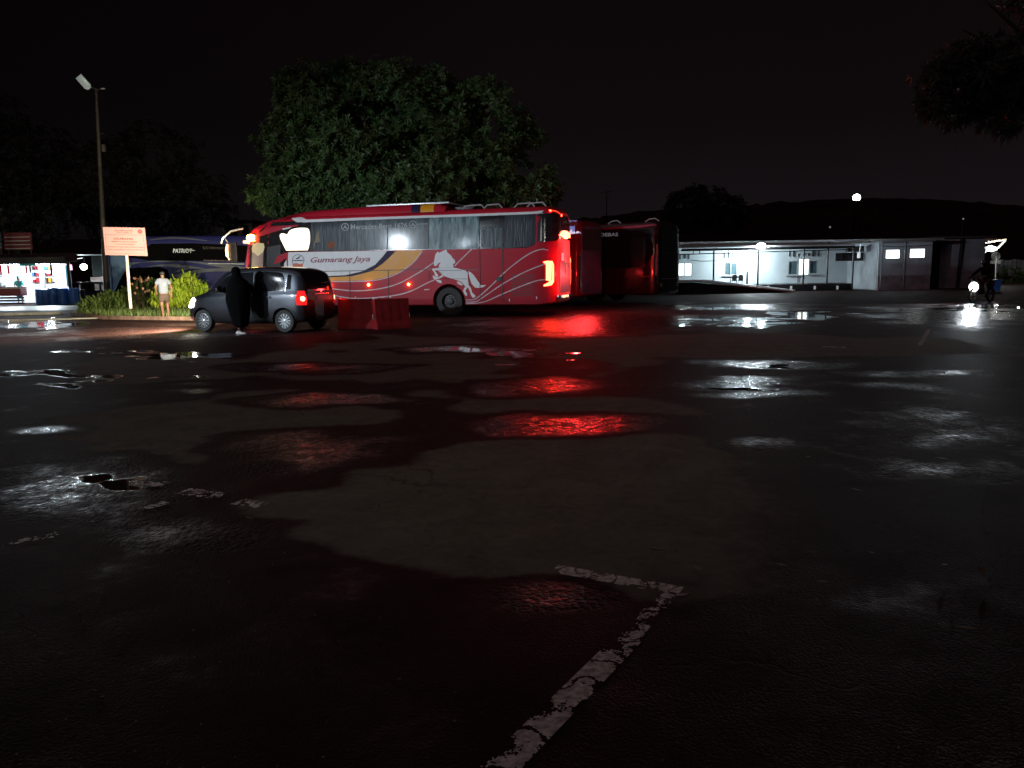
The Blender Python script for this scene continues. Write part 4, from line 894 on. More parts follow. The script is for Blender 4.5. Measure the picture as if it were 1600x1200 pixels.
for x0, x1 in ((946, 966), (1004, 1026)):
    a, b = F3(x0, 350)[0], F3(x1, 350)[0]; t = MB(); t.tube([(a, 1.0, 3.56), (a - .2, 1.0, 3.66), (b + .2, 1.0, 3.68), (b, 1.0, 3.56)], .026, 8); t.build('roof_rail', M['silver'], B3)

# ------------------------------------------------------------------ hatchback car
rwc = G(447, 519.5); PC = R(20); cf = Vector((-math.cos(PC), math.sin(PC), 0)); cn = Vector((-math.sin(PC), -math.cos(PC), 0)); CW = .80
CX = .62      # rear axle ahead of the tail
c0 = rwc - cn * (CW - .07) - cf * CX
CAR = empty('parked_hatchback', c0, math.atan2(cf.y, cf.x), 'small dark grey tall hatchback with lit lamps, a person in black at its driver door', 'car')
def car_ring(x, w, zs, zb, zr, tum):
    """x station, half width, sill, belt, roof; tum = how far the greenhouse leans in"""
    u = zb + (zr - zb) * .5
    half = [(0, zs), (w * .80, zs), (w * .95, zs + .03), (w * 1.0, zs + .16), (w * 1.015, zs + .34), (w * 1.0, (zs + zb) / 2 + .14), (w * .985, zb - .05), (w * .955, zb), (w * (.955 - tum * .5), u), (w * (.955 - tum * .95), zr - .07 * min(1, (zr - zb) / .4)), (w * (.955 - tum * 1.3), zr - .02 * min(1, (zr - zb) / .4)), (w * .40, zr + .008), (0, zr + .012)]
    return [Vector((x, y, z)) for y, z in half] + [Vector((x, -y, z)) for y, z in half[-2:0:-1]]
stn = [(0.00, .60, .36, .96, 1.14, .14), (0.04, .70, .30, 1.00, 1.30, .15), (.14, .77, .26, 1.02, 1.50, .15), (.28, .795, .24, 1.02, 1.60, .14), (.6, .80, .22, 1.01, 1.655, .13), (1.2, .80, .20, 1.00, 1.68, .13), (1.8, .80, .20, .99, 1.68, .13),
       (2.25, .80, .20, .98, 1.65, .13), (2.55, .80, .20, .97, 1.56, .14), (2.85, .795, .20, .96, 1.31, .14), (3.08, .79, .21, .95, 1.09, .14), (3.2, .785, .22, .92, 1.02, .12), (3.5, .76, .23, .84, .96, .10), (3.68, .70, .25, .76, .86, .10), (3.76, .60, .30, .66, .72, .08), (3.78, .52, .36, .6, .64, .06)]
cm = MB().loft([car_ring(*s) for s in stn]).mesh('body')
def ss_(o):
    m = o.modifiers.new('s', 'SUBSURF'); m.levels = 2; m.render_levels = 2
cm2 = evaluated(cm, ss_)
WB = 2.56
cs = []
for s in (CX, CX + WB):
    for sd in (1, -1):
        c = MB(); c.lathe([(.345, sd * 1.1), (.345, sd * .50)], n=40, c=(s, 0, .30)); cs.append(c.mesh('c'))
cb = cut(cm2, cs); cb.materials.clear(); cb.materials.append(M['car']); link('body', cb, CAR); SCAR = Shell(cm2, CAR)
CPt = SCAR.patch
def Cs(px, py):
    d = ray(px, py); o = Vector((0, 0, CAMH)); p0 = c0 + cn * CW * .97; t = (p0 - o).dot(cn) / d.dot(cn); p = o + d * t
    return ((p - c0).dot(cf), p.z)
for sd in (1, -1):
    CPt('side_glass', smooth2d([(.62, 1.07), (.60, 1.30), (.66, 1.50), (.95, 1.545), (1.45, 1.55), (1.48, 1.30), (1.48, 1.06), (1.0, 1.06), (.62, 1.07)], 2), M['glass'], side=sd, off=.006, step=.12)
    CPt('side_glass', [(1.56, 1.05), (1.56, 1.55), (2.15, 1.53), (2.42, 1.42), (2.72, 1.14), (2.80, 1.04)], M['glass'], side=sd, off=.006, step=.12)
    CPt('quarter_glass', [(.40, 1.10), (.40, 1.46), (.50, 1.48), (.54, 1.10)], M['glass'], side=sd, off=.006, step=.12)
    Lp, Rp = strip2d(smooth2d([(.56, 1.05), (.54, 1.30), (.61, 1.53), (.95, 1.575), (1.5, 1.58), (2.18, 1.56), (2.46, 1.44), (2.86, 1.04)], 4), .018); CPt('window_trim', Lp + Rp[::-1], M['chrome'], side=sd, off=.009, step=.15)
    for ln in ([(1.52, .26), (1.52, 1.56)], [(.86, .36), (.98, .62), (.93, 1.0)], [(2.62, .26), (2.66, .6), (2.72, 1.0)]):
        Lp, Rp = strip2d(ln, .012); CPt('door_gap', Lp + Rp[::-1], M['black'], side=sd, off=.004, step=.1)
    for hx in (1.06, 1.72):
        CPt('door_handle', smooth2d([(hx - .10, .90), (hx - .08, .93), (hx + .08, .93), (hx + .10, .90), (hx + .05, .875), (hx - .05, .875), (hx - .10, .90)], 2), M['blackgloss'], side=sd, off=.022, step=.1)
    Lp, Rp = strip2d([(1.05, .40), (1.9, .40), (2.5, .42)], .02); CPt('body_crease', Lp + Rp[::-1], M['car'], side=sd, off=.015, step=.15)
    for sx in (CX, CX + WB):
        arc = [(sx + .365 * math.cos(t), .30 + .365 * math.sin(t)) for t in [R(a) for a in range(-5, 186, 8)]]; Lp, Rp = strip2d(arc, .045); CPt('arch_lip', Lp + Rp[::-1], M['car'], side=sd, off=.016, step=.2)
        wheel(CAR, (sx, sd * (CW - .10), .295), .295, .17, sd, 'car')
    mi = MB(); mi.tube([(2.50, sd * .76, 1.06), (2.50, sd * .84, 1.08)], .03, 8); mm_ = mi.build('wing_mirror', M['black'], CAR)
    mh = MB(); mh.loft([[Vector((2.50 + a * k, sd * y, 1.12 + b * k)) for a, b in ((-.05, -.07), (.06, -.05), (.06, .07), (-.05, .08))] for y, k in ((.83, .7), (.87, 1.1), (.97, 1.1), (1.01, .6))]); mh.build('mirror_housing', M['car'], mm_, bevel=.01)
    rf = SCAR.corner((.10, sd * .70, 0), R(180 - sd * 38))
    w_ = sd
    tl = [(-.14 * w_, .70), (.10 * w_, .70), (.12 * w_, .84), (.06 * w_, 1.06), (-.10 * w_, 1.06), (-.16 * w_, .86)]
    CPt('tail_lamp', tl, mat('car_red_lens', (.65, .015, .02), .12, coat=1, emit=(1, .02, .02), es=.9), rf, off=.012, step=.1)
    CPt('brake_bulb', disc(.0, .86, .060, 12), glow('brake_bulb_glow', (1.0, .05, .02), 70.0), rf, off=.018, step=.1)
    ff = SCAR.corner((3.60, sd * .58, 0), R(sd * 42))
    CPt('headlamp', [(-.20, .64), (.20, .64), (.22, .86), (-.05, .92), (-.22, .82)], glow('headlamp_glow', (1.0, .93, .78), 60.0), ff, off=.02, step=.1)
rr_ = SCAR.frame('rear')
CPt('rear_window', smooth2d([(.58, 1.10), (.60, 1.30), (.54, 1.52), (0, 1.56), (-.54, 1.52), (-.60, 1.30), (-.58, 1.10), (0, 1.08), (.58, 1.10)], 3), M['glass'], rr_, off=.008, step=.1)
CPt('tailgate', [(.56, .55), (-.56, .55), (-.58, 1.06), (.58, 1.06)], mat('dark_tailgate', (.02, .018, .02), .45), rr_, off=.006, step=.1)
CPt('plate_garnish', [(.34, .965), (-.34, .965), (-.34, .99), (.34, .99)], M['chrome'], rr_, off=.03, step=.1)
CPt('number_plate', [(.22, .80), (-.22, .80), (-.22, .92), (.22, .92)], mat('black_number_plate', (.02, .02, .02), .4), rr_, off=.02, step=.1)
CPt('tailgate_badge', disc(.0, 1.03, .03, 12), M['chrome'], rr_, off=.02, step=.1)
CPt('bumper_trim', [(.40, .49), (.05, .49), (.05, .505), (.40, .505)], M['chrome'], rr_, off=.03, step=.1)
CPt('rear_bumper', [(.60, .30), (-.60, .30), (-.60, .54), (.60, .54)], M['black'], rr_, off=.02, step=.1)
CPt('windscreen', [(.60, 1.10), (-.60, 1.10), (-.52, 1.52), (.52, 1.52)], M['glass'], SCAR.frame('front'), off=.008, step=.1)
hl = c0 + cf * 3.70 + cn * .5 + Vector((0, 0, .78))
lamp('headlamp_beam', 'SPOT', (3.86, .62, .78), 4200, (1.0, .72, .45), .05, CAR, 150, .7, (9, 1.8, .1))
wl_ = Matrix.Rotation(-math.atan2(cf.y, cf.x), 3, 'Z') @ (G(296, 489) + Vector((-1.2, -.5, .6)) - c0)
lamp('headlamp_spill', 'SPOT', (3.95, -.45, .80), 5500, (1.0, .88, .55), .08, CAR, 62, .6, wl_)
lamp('tail_light', 'POINT', (-.22, .74, .86), 3.0, (1.0, .03, .02), .05, CAR)
lamp('tail_light', 'POINT', (-.22, -.74, .86), 3.0, (1.0, .03, .02), .05, CAR)

# ------------------------------------------------------------------ red water barriers
def barrier(pos, rz, label):
    r = empty('road_barrier', pos, rz, label, 'barrier', 'red plastic barriers behind the car'); L = .475; r.scale = (1, 1, .95)
    prof = [(.23, 0), (.23, .10), (.20, .16), (.11, .34), (.085, .80), (.06, .84), (-.06, .84), (-.085, .80), (-.11, .34), (-.20, .16), (-.23, .10), (-.23, 0)]
    mb = MB(); N = 28
    rings = []
    for i in range(N + 1):
        x = -L + 2 * L * i / N; g = .030 * (1 if (math.cos(x * 2 * math.pi / .25) > .35 and abs(x) < L * .93) else 0)
        rings.append([Vector((x, y * (1 - (g * 3 if .2 < z < .79 else 0)), z)) for y, z in prof])
    mb.loft(rings); mb.build('body', M['barrier'], r, angle=50)
    b = MB(); b.box((-L + .03, 0, .855), (.10, .10, .03)); b.lathe([(.03, .87), (.03, .90), (.001, .90)], axis='Z', n=12, c=(0, 0, 0)); b.build('filler_cap', M['white'], r, bevel=.005)
    b = MB()
    for sd in (-1, 1): b.tube([(sd * (L + .001), -.03, .3), (sd * (L + .04), 0, .3), (sd * (L + .04), 0, .42), (sd * (L + .001), .03, .42)], .018, 6)
    b.build('coupling_hook', M['steel'], r)
    return r
p = G(611, 514); barrier((p.x, p.y + .12, 0), R(30), 'red plastic barrier with a bright end, right one of the pair')
p = G(554, 514.5); barrier((p.x, p.y + .35, 0), R(2), 'red plastic barrier half in shadow, left one next to the car')
# ------------------------------------------------------------------ people
def skin(name, V, E, RAD, m, parent, root_i=0, sub=2):
    me = bpy.data.meshes.new(name); me.from_pydata([tuple(v) for v in V], E, [])
    o = bpy.data.objects.new('tmp', me); COL.objects.link(o)
    o.modifiers.new('k', 'SKIN'); s = o.modifiers.new('s', 'SUBSURF'); s.levels = sub; s.render_levels = sub
    for i, d in enumerate(o.data.skin_vertices[0].data):
        r = RAD[i]; d.radius = r if isinstance(r, tuple) else (r, r); d.use_root = (i == root_i)
    dg = bpy.context.evaluated_depsgraph_get(); dg.update(); m2 = bpy.data.meshes.new_from_object(o.evaluated_get(dg)); bpy.data.objects.remove(o)
    m2.name = name; m2.materials.clear(); m2.materials.append(m); m2.polygons.foreach_set('use_smooth', [True] * len(m2.polygons))
    return link(name, m2, parent)
def body(root, J, H=1.65, m=None):
    """one continuous body; J holds the joints in metres for a 1.65 m person"""
    V, E, RD = [], [], []
    def a(p, r, par=None):
        V.append(Vector(p)); RD.append(r)
        if par is not None: E.append((par, len(V) - 1))
        return len(V) - 1
    pel = a(J['pelvis'], (.13, .10)); sp = a(J['waist'], (.115, .085), pel); ch = a(J['chest'], (.15, .10), sp); nk0 = a(J['neckb'], (.07, .06), ch); nk = a(J['neck'], .05, nk0)
    hd = Vector(J['neck']); f = Vector(J['face']).normalized()
    j1 = a(hd + Vector((0, 0, .07)) + f * .02, (.068, .078), nk); a(hd + Vector((0, 0, .14)) + f * .005, (.078, .092), j1); top = len(V) - 1; a(hd + Vector((0, 0, .20)), (.062, .075), top)
    a(hd + Vector((0, 0, .095)) + f * .105, .012, top)       # nose
    for s, S_ in ((1, 'l'), (-1, 'r')):
        sh = a(J['sh' + S_], .055, ch); el = a(J['el' + S_], .040, sh); wr = a(J['wr' + S_], .027, el)
        d = (Vector(J['wr' + S_]) - Vector(J['el' + S_])).normalized(); sd = d.cross(Vector((0, 1, 0))); sd = (sd if sd.length > .1 else Vector((1, 0, 0))).normalized()
        pm = a(V[wr] + d * .07, (.036, .018), wr)
        for k, (o_, l_) in enumerate(((-.03, .06), (-.01, .075), (.012, .07), (.032, .055))):
            k1 = a(V[pm] + d * l_ * .5 + sd * o_, .009, pm); a(V[k1] + (d + Vector((0, .35, 0))).normalized() * l_ * .55, .0075, k1)
        t1 = a(V[wr] + d * .035 - sd * .04, .010, wr); a(V[t1] + (d - sd * .3).normalized() * .035, .0085, t1)
        hp = a(J['hip' + S_], .085, pel); kn = a(J['kn' + S_], .056, hp); an = a(J['an' + S_], .037, kn); hl_ = Vector(J['an' + S_]) + Vector((0, 0, -.05))
        ff = Vector(J['foot' + S_]).normalized(); b1 = a(hl_ + ff * .06, (.038, .028), an); a(hl_ + ff * .15 + Vector((0, 0, -.008)), (.035, .018), b1)
    return skin('body', V, E, RD, m or M['skin'], root, 0)
# person walking away in a pale shirt (local +y = away from the camera)
pw = G(259, 499); W1 = empty('person', (pw.x, pw.y, 0), R(28), 'person in a pale grey t-shirt and dark shorts walking away past the bushes', 'person')
J = dict(pelvis=(0, 0, .90), waist=(0, 0, 1.06), chest=(0, .02, 1.24), neckb=(0, .03, 1.38), neck=(0, .05, 1.43), face=(0, 1, -.15),
         shl=(.175, .02, 1.345), ell=(.25, -.10, 1.10), wrl=(.24, -.04, .87), shr=(-.175, .02, 1.345), elr=(-.25, .04, 1.11), wrr=(-.22, .20, .92),
         hipl=(.09, 0, .87), knl=(.10, .12, .50), anl=(.10, .02, .10), footl=(0, 1, -.1), hipr=(-.09, 0, .87), knr=(-.09, -.02, .48), anr=(-.09, -.26, .16), footr=(0, .8, -.6))
body(W1, J)
skin('shirt', [(0, 0, .86), (0, 0, 1.02), (0, .01, 1.16), (0, .02, 1.28), (0, .03, 1.37), (.15, .02, 1.35), (.225, -.045, 1.20), (-.15, .02, 1.35), (-.225, .03, 1.20)], [(0, 1), (1, 2), (2, 3), (3, 4), (3, 5), (5, 6), (3, 7), (7, 8)], [(.19, .13), (.17, .12), (.18, .125), (.19, .125), (.09, .08), .085, .075, .085, .075], M['shirt'], W1, 0)
skin('shorts', [(0, 0, .93), (0, 0, .84), (.095, .03, .74), (.105, .09, .56), (-.095, 0, .74), (-.095, -.01, .56)], [(0, 1), (1, 2), (2, 3), (1, 4), (4, 5)], [(.165, .12), (.165, .12), .11, .10, .11, .10], M['shorts'], W1, 0)
skin('hair', [(0, .04, 1.52), (0, .03, 1.60), (0, .045, 1.655)], [(0, 1), (1, 2)], [(.080, .082), (.092, .100), (.060, .07)], M['hair'], W1, 0)
pr = MB(); pr.prism(disc(0, 0, .055, 16), (.02, -.118, 1.22), (1, 0, 0), (0, 0, 1), (0, -1, 0), .004)
pr.prism([(-.02, -.05), (.05, -.05), (.02, .01), (-.03, .03)], (.02, -.123, 1.21), (1, 0, 0), (0, 0, 1), (0, -1, 0), .003); pr.build('shirt_print', mat('grey_print', (.25, .27, .33), .8), W1, smooth=False)
# person in a long black robe at the driver's door
pp = G(376, 521.5); W2 = empty('person', (pp.x, pp.y, 0), R(14), 'person wrapped head to foot in black with one white shoe, leaning to the car door', 'person')
J = dict(pelvis=(0, 0, .88), waist=(0, .02, 1.04), chest=(0, .05, 1.22), neckb=(0, .08, 1.36), neck=(-.02, .10, 1.41), face=(.1, 1, -.1),
         shl=(.17, .06, 1.32), ell=(.27, .14, 1.10), wrl=(.33, .36, 1.12), shr=(-.17, .05, 1.32), elr=(-.22, .12, 1.08), wrr=(-.12, .30, .98),
         hipl=(.09, 0, .86), knl=(.10, .04, .48), anl=(.10, .02, .10), footl=(.4, .9, 0), hipr=(-.09, 0, .86), knr=(-.06, .02, .48), anr=(-.02, -.06, .10), footr=(1, .25, 0))
body(W2, J)
rb = MB(); rings = []
rnd = random.Random(2); ph = [rnd.random() * 6 for _ in range(4)]
for z, rx, ry, cx, cy in ((.20, .17, .15, .03, -.02), (.24, .185, .16, .03, -.02), (.34, .205, .175, .02, -.01), (.5, .245, .20, .01, 0), (.68, .275, .215, 0, .01), (.88, .30, .225, -.01, .02), (1.05, .30, .22, 0, .04), (1.18, .29, .20, .01, .06), (1.30, .25, .18, .01, .07), (1.39, .17, .15, -.01, .085), (1.45, .125, .135, -.02, .09), (1.52, .112, .13, -.025, .10), (1.60, .112, .128, -.03, .10), (1.66, .085, .10, -.03, .095), (1.695, .03, .04, -.03, .09)):
    ring = []
    for k in range(36):
        t = k * 6.2832 / 36; f = 1 + (.055 * math.sin(7 * t + ph[0]) + .03 * math.sin(11 * t + ph[1])) * max(0, 1 - z / 1.35)
        ring.append(Vector((cx + rx * f * math.cos(t), cy + ry * f * math.sin(t), z + (.012 * math.sin(5 * t) if z < .4 else 0))))
    rings.append(ring)
rb.loft(rings); rb.build('robe', M['robe'], W2, angle=80)
skin('sleeve', [(.20, .06, 1.27), (.28, .14, 1.10), (.33, .33, 1.11)], [(0, 1), (1, 2)], [.12, .10, .075], M['robe'], W2, 0)
skin('trousers', [(-.01, .0, .5), (.0, -.03, .28), (-.01, -.05, .13)], [(0, 1), (1, 2)], [(.13, .12), (.12, .11), (.10, .09)], M['robe'], W2, 0)
sb = MB(); sb.loft([[Vector((x + a, -.08 + b, z)) for a, b in ((-.035, -.035), (.0, -.045), (.035, -.035), (.035, .04), (-.035, .04))] for x, z in ((0, 0),)] ) if False else None
def shoe(parent, x, y, ang, m):
    r = Matrix.Rotation(ang, 3, 'Z'); mb = MB(); rings = []
    for t, w, h in ((-.085, .026, .055), (-.06, .036, .085), (-.01, .038, .080), (.05, .042, .055), (.11, .042, .042), (.155, .028, .030), (.17, .010, .018)):
        rings.append([Vector((x, y, 0)) + r @ Vector((t, w * c, max(.002, h * s))) for c, s in ((-1, 0), (-1, .35), (-.75, .8), (0, 1), (.75, .8), (1, .35), (1, 0), (0, -.0))])
    mb.loft(rings); return mb.build('shoe', m, parent, angle=60)
shoe(W2, -.01, -.10, R(-12), M['shoe']); shoe(W2, .12, .06, R(60), M['shoe'])
# driver's elbow visible in the door: a person in the seat
q = c0 + cf * 2.05 + cn * .36
W3 = empty('person', (q.x, q.y, .42), math.atan2(cf.y, cf.x) - R(90), 'driver seated in the car, pale sleeve at the open door window', 'person')
J = dict(pelvis=(0, 0, .14), waist=(0, -.03, .32), chest=(0, -.05, .52), neckb=(0, -.04, .66), neck=(0, -.03, .70), face=(-.4, 1, 0),
         shl=(.17, -.04, .62), ell=(.20, .16, .44), wrl=(.14, .36, .50), shr=(-.17, -.04, .62), elr=(-.24, .12, .50), wrr=(-.20, .32, .62),
         hipl=(.09, 0, .14), knl=(.11, .42, .22), anl=(.10, .62, -.10), footl=(0, 1, 0), hipr=(-.09, 0, .14), knr=(-.11, .42, .22), anr=(-.10, .62, -.10), footr=(0, 1, 0))
body(W3, J); skin('shirt', [(0, 0, .16), (0, -.03, .34), (0, -.05, .54), (.15, -.04, .62), (.20, .10, .50), (-.15, -.04, .62), (-.225, .08, .53)], [(0, 1), (1, 2), (2, 3), (3, 4), (2, 5), (5, 6)], [(.15, .11), (.15, .11), (.17, .11), .075, .06, .075, .06], M['shirt'], W3, 0)
skin('hair', [(0, -.05, .79), (0, -.04, .88), (0, -.03, .92)], [(0, 1), (1, 2)], [(.08, .08), (.092, .10), (.06, .07)], M['hair'], W3, 0)

# ------------------------------------------------------------------ tall lamp pole and notice board
pb_ = G(169, 481); LP = empty('street_lamp', (pb_.x, pb_.y, 0), 0, 'tall dark lamp pole rising behind the island, its pale flat lamp unlit', 'street lamp')
Hh = at(148, 138, pb_.y).z; tx = at(150, 138, pb_.y).x - pb_.x
b = MB(); b.tube([(0, 0, -.1), (tx * .3, 0, Hh * .4), (tx * .7, 0, Hh * .75), (tx, 0, Hh)], [.17, .12, .085, .06], 12); b.build('pole', M['pole'], LP)
b = MB(); b.tube([(tx, 0, Hh - .05), (tx - .2, 0, Hh + .05), (tx - .35, -.05, Hh + .12)], .035, 8); b.tube([(tx, 0, Hh - .1), (tx + .25, 0, Hh - .02)], .03, 8); b.build('arm', M['pole'], LP)
b = MB(); h0 = Vector((at(141, 139, pb_.y).x - pb_.x, -.05, at(141, 139, pb_.y).z)); h1 = Vector((at(127, 121, pb_.y).x - pb_.x, -.25, at(127, 121, pb_.y).z)); dd = (h1 - h0).normalized(); sd = Vector((dd.z, 0, -dd.x)).normalized() * .17; nn = dd.cross(sd).normalized() * .05
b.loft([[h0 + sd * .5 + nn, h0 - sd * .5 + nn, h0 - sd * .5 - nn, h0 + sd * .5 - nn], [h0 + dd * .12 + sd + nn, h0 + dd * .12 - sd + nn, h0 + dd * .12 - sd - nn, h0 + dd * .12 + sd - nn], [h1 + sd * .95 + nn, h1 - sd * .95 + nn, h1 - sd * .95 - nn, h1 + sd * .95 - nn]]); b.build('lamp_head', mat('lamp_glass_painted_glow', (.5, .6, .62), .25, emit=(.55, .7, .75), es=.13), LP, bevel=.01)  # brightness of the unlit lamp put in as a faint glow
b = MB(); b.box((tx + .33, 0, Hh - .02), (.2, .08, .05)); b.build('bracket_lamp', M['silver'], LP, bevel=.01)
b = MB(); b.tube([(tx * .8 - .1, .1, Hh * .80), (tx * .8 + .2, .1, Hh * .80)], .02, 6); b.lathe([(.10, 0), (.12, .15), (.10, .32), (.001, .32)], axis='Z', n=12, c=(tx * .8 + .18, 0, Hh * .72)); b.build('junction_box', M['pole'], LP)
Ys = 29.2; sb_ = at(203, 467, Ys); SG = empty('notice_board', (at(204, 480, Ys).x, Ys, .1), 0, 'pink-lit white notice board on a leaning white post above the shrubs', 'sign')
def onY(px, py, Y=Ys, o=None): p = at(px, py, Y); return p - Vector(SG.location if o is None else o)
b = MB(); b.tube([onY(204.5, 482), onY(203, 467), onY(198, 400), onY(197, 392)], [.055, .055, .05, .05], 10); b.build('post', mat('white_post', (.75, .66, .62), .5), SG)
cs_ = [onY(162, 355), onY(227, 356), onY(231.5, 400), onY(166, 398.5)]; fy = Vector((0, -.07, 0))
b = MB(); b.add([c + fy for c in cs_] + [c + fy + Vector((0, .05, 0)) for c in cs_], [(0, 1, 2, 3), (7, 6, 5, 4), (0, 4, 5, 1), (1, 5, 6, 2), (2, 6, 7, 3), (3, 7, 4, 0)]); bd = b.build('board', M['redlitsign'], SG, smooth=False, bevel=.006)
def bpnt(u, v): a_ = cs_[0].lerp(cs_[1], u); c_ = cs_[3].lerp(cs_[2], u); return a_.lerp(c_, v) + Vector((0, -.075, 0))
def btext(s, u0, u1, v0, v1, bold=.01):
    vs, fs = text2d(s, 0, bold); MB().add([bpnt(u0 + (u1 - u0) * x, v1 + (v0 - v1) * y) for x, y in vs], fs).build('lettering', M['signink'], bd, smooth=False)
btext('DILARANG', .24, .70, .37, .44, .03); btext('MENEMPATKAN BARANG DAGANGAN', .18, .80, .49, .53); btext('DI AREA PARKIR TERMINAL', .25, .74, .585, .62)
btext('PENUMPANG NAIK DAN TURUN DI AREA', .06, .94, .68, .72); btext('YANG TELAH DISEDIAKAN OLEH PETUGAS', .05, .93, .775, .815)
btext('DINAS PERHUBUNGAN', .28, .72, .095, .14, .02); btext('UPTD TERMINAL', .32, .70, .175, .21)
b = MB()
for v0, v1 in ((.262, .272), (.93, .937)): b.add([bpnt(.05, v0), bpnt(.95, v0), bpnt(.95, v1), bpnt(.05, v1)], [(0, 1, 2, 3)])
for u0 in (.045, .95): b.add([bpnt(u0, .25), bpnt(u0 + .006, .25), bpnt(u0 + .006, .94), bpnt(u0, .94)], [(0, 1, 2, 3)])
b.build('ruled_line', M['signink'], bd, smooth=False)
b = MB(); cc = bpnt(.885, .14); b.prism(disc(0, 0, .085, 20), cc, (1, 0, 0), (0, 0, 1), (0, -1, 0), .003); b.prism(disc(0, 0, .035, 12), cc + Vector((0, -.004, 0)), (1, 0, 0), (0, 0, 1), (0, -1, 0), .003); b.build('round_seal', mat('seal_red', (.45, .10, .09), .5), bd, smooth=False)

# ------------------------------------------------------------------ food stall and kiosk on the left
whiteglow = glow('cool_tube_glow', (.82, .95, 1.0), 26.0)
Y0 = 47.0
def lx(px, Y=Y0): return at(px, 430, Y).x
def lz(py, px=60, Y=Y0): return at(px, py, Y).z
ST_ = empty('food_stall', (lx(40), Y0, 0), 0, 'brightly lit roadside food stall with a dark roof at the left edge', 'food stall')
ox = lx(40)
xr = lx(110, Y0 + 4.2) - ox; xl_ = lx(-170) - ox; b = MB(); b.box(((xr + xl_) / 2, 4.2, 1.5), (xr - xl_, .15, 3.0)); b.build('back_wall', mat('stall_white_wall', (.75, .78, .8), .8), ST_)
b = MB(); x0, x1 = lx(-200) - ox, lx(124) - ox
b.loft([[Vector(((x0 if e == 0 else lx(123, Y0 + y) - ox), y, z)) for y, z in ((-1.2, lz(411)), (-1.2, lz(409)), (4.4, lz(392)), (4.4, lz(394)))] for e in (0, 1)]); b.build('roof', M['rooftile'], ST_)
b = MB(); b.box(((x0 + x1) / 2, -1.3, lz(408)), (x1 - x0, .05, .38)); b.build('fascia', mat('dark_fascia', (.03, .03, .035), .6), ST_)
for px in (-120, -40, 4, 121):
    b = MB(); b.box((lx(px) - ox, -.9, 1.2), (.12, .12, 2.4)); b.build('pillar', M['wood'], ST_)
b = MB(); b.box((lx(44) - ox, 1.4, 1.4), (.22, .22, 2.8)); b.build('pillar', mat('grey_pillar', (.18, .18, .22), .7), ST_)
for i, px in enumerate((-120, -60, 4, 36, 70)):
    b = MB(); b.tube([(lx(px) - ox - .55, .6, 2.36), (lx(px) - ox + .55, .6, 2.36)], .035, 8); b.build('tube_lamp', whiteglow, ST_)
for px in (-100, 5, 66): lamp('stall_light', 'POINT', (lx(px) - ox, .4, 2.0), 760, (.80, .93, 1.0), .25, ST_)
b = MB(); b.box((lx(66) - ox, -1.34, lz(414)), (.9, .04, .12)); b.build('banner', mat('teal_banner', (.05, .35, .4), .6), ST_)
b = MB(); b.box((lx(40) - ox, 3.9, lz(417)), (1.3, .04, .36)); b.build('menu_banner', mat('pink_banner', (.8, .35, .45), .7), ST_)
b = MB(); b.box((lx(118.5) - ox, -.8, 1.62), (.24, .05, 1.2)); b.build('hanging_sheet', mat('cyan_sheet_painted_glow', (.15, .55, .65), .8, emit=(.1, .7, .9), es=.25), ST_)  # light on the sheet put in as a glow of its own
b = MB(); b.box(((lx(-10) - ox), -1.25, lz(454)), (lx(55) - lx(-75), .6, .50)); b.build('counter', mat('maroon_counter', (.16, .04, .05), .6, var=.3), ST_, bevel=.01)
b = MB()
for k in range(4): b.box(((lx(-10) - ox), -1.3, .12 + k * .16), (lx(55) - lx(-75), .08, .11))
b.build('plank_base', M['wood'], ST_)
b = MB(); b.box(((lx(-10) - ox), -1.2, .99), (lx(55) - lx(-75), .8, .05)); b.build('counter_top', mat('pale_counter_top', (.5, .5, .5), .5), ST_)
for px, hgt in ((6, .45), (14, .12), (20, .20), (26, .14)):
    b = MB(); b.lathe([(.09, 0), (.10, hgt * .6), (.05, hgt), (.001, hgt)], axis='Z', n=10); o = b.build('jar', mat('stall_jar', (.25, .3, .35), .3)); o.location = (lx(px), Y0 - 1.25, 1.016); tag(o, {6: 'tall jar at the left end of the stall counter', 14: 'short squat jar on the stall counter', 20: 'middle sized jar on the stall counter', 26: 'small jar nearest the turquoise figure'}[px], 'jar', 'jars on the stall counter')
for k, (a_, c_) in enumerate(((-100, -60), (-30, 2), (50, 84))):
    xa_, xb_ = lx(a_, 51) - ox, lx(c_, 51) - ox
    for zz in (1.25, 1.65, 2.05):
        s_ = MB().box(((xa_ + xb_) / 2, 3.95, zz), (xb_ - xa_, .3, .03)).build('shelf', M['wood'], ST_)
        rnd = random.Random(k * 9 + int(zz * 10)); x = xa_ + .1
        while x < xb_ - .2:
            w = rnd.uniform(.08, .22); h = rnd.uniform(.12, .30); MB().box((x + w / 2, 3.9, zz + .02 + h / 2), (w * .9, .16, h)).build('packet', M[rnd.choice(['red', 'bluedrum', 'yellow', 'teal', 'wood', 'pole'])], s_); x += w + rnd.uniform(.01, .12)
for px in (12, 24, 52, 58, 90): 
    h = .5 + .04 * (px % 7); MB().box((lx(px) - ox, -.6, 2.42 - h / 2), (.10, .02, h)).build('hanging_strip', M[('red', 'bluedrum', 'pole', 'teal')[px % 4]], ST_)
MB().box((lx(93) - ox, 1.2, .76), (1.4, .7, .05)).build('table_top', M['wood'], ST_)
for dx in (-.6, .6):
    for dy in (-.28, .28): MB().box((lx(93) - ox + dx, 1.2 + dy, .37), (.05, .05, .73)).build('table_leg', M['wood'], ST_)
q = (lx(33), Y0 - .3, .0); W4 = empty('person', q, R(200), 'person in turquoise standing inside the lit food stall', 'person')
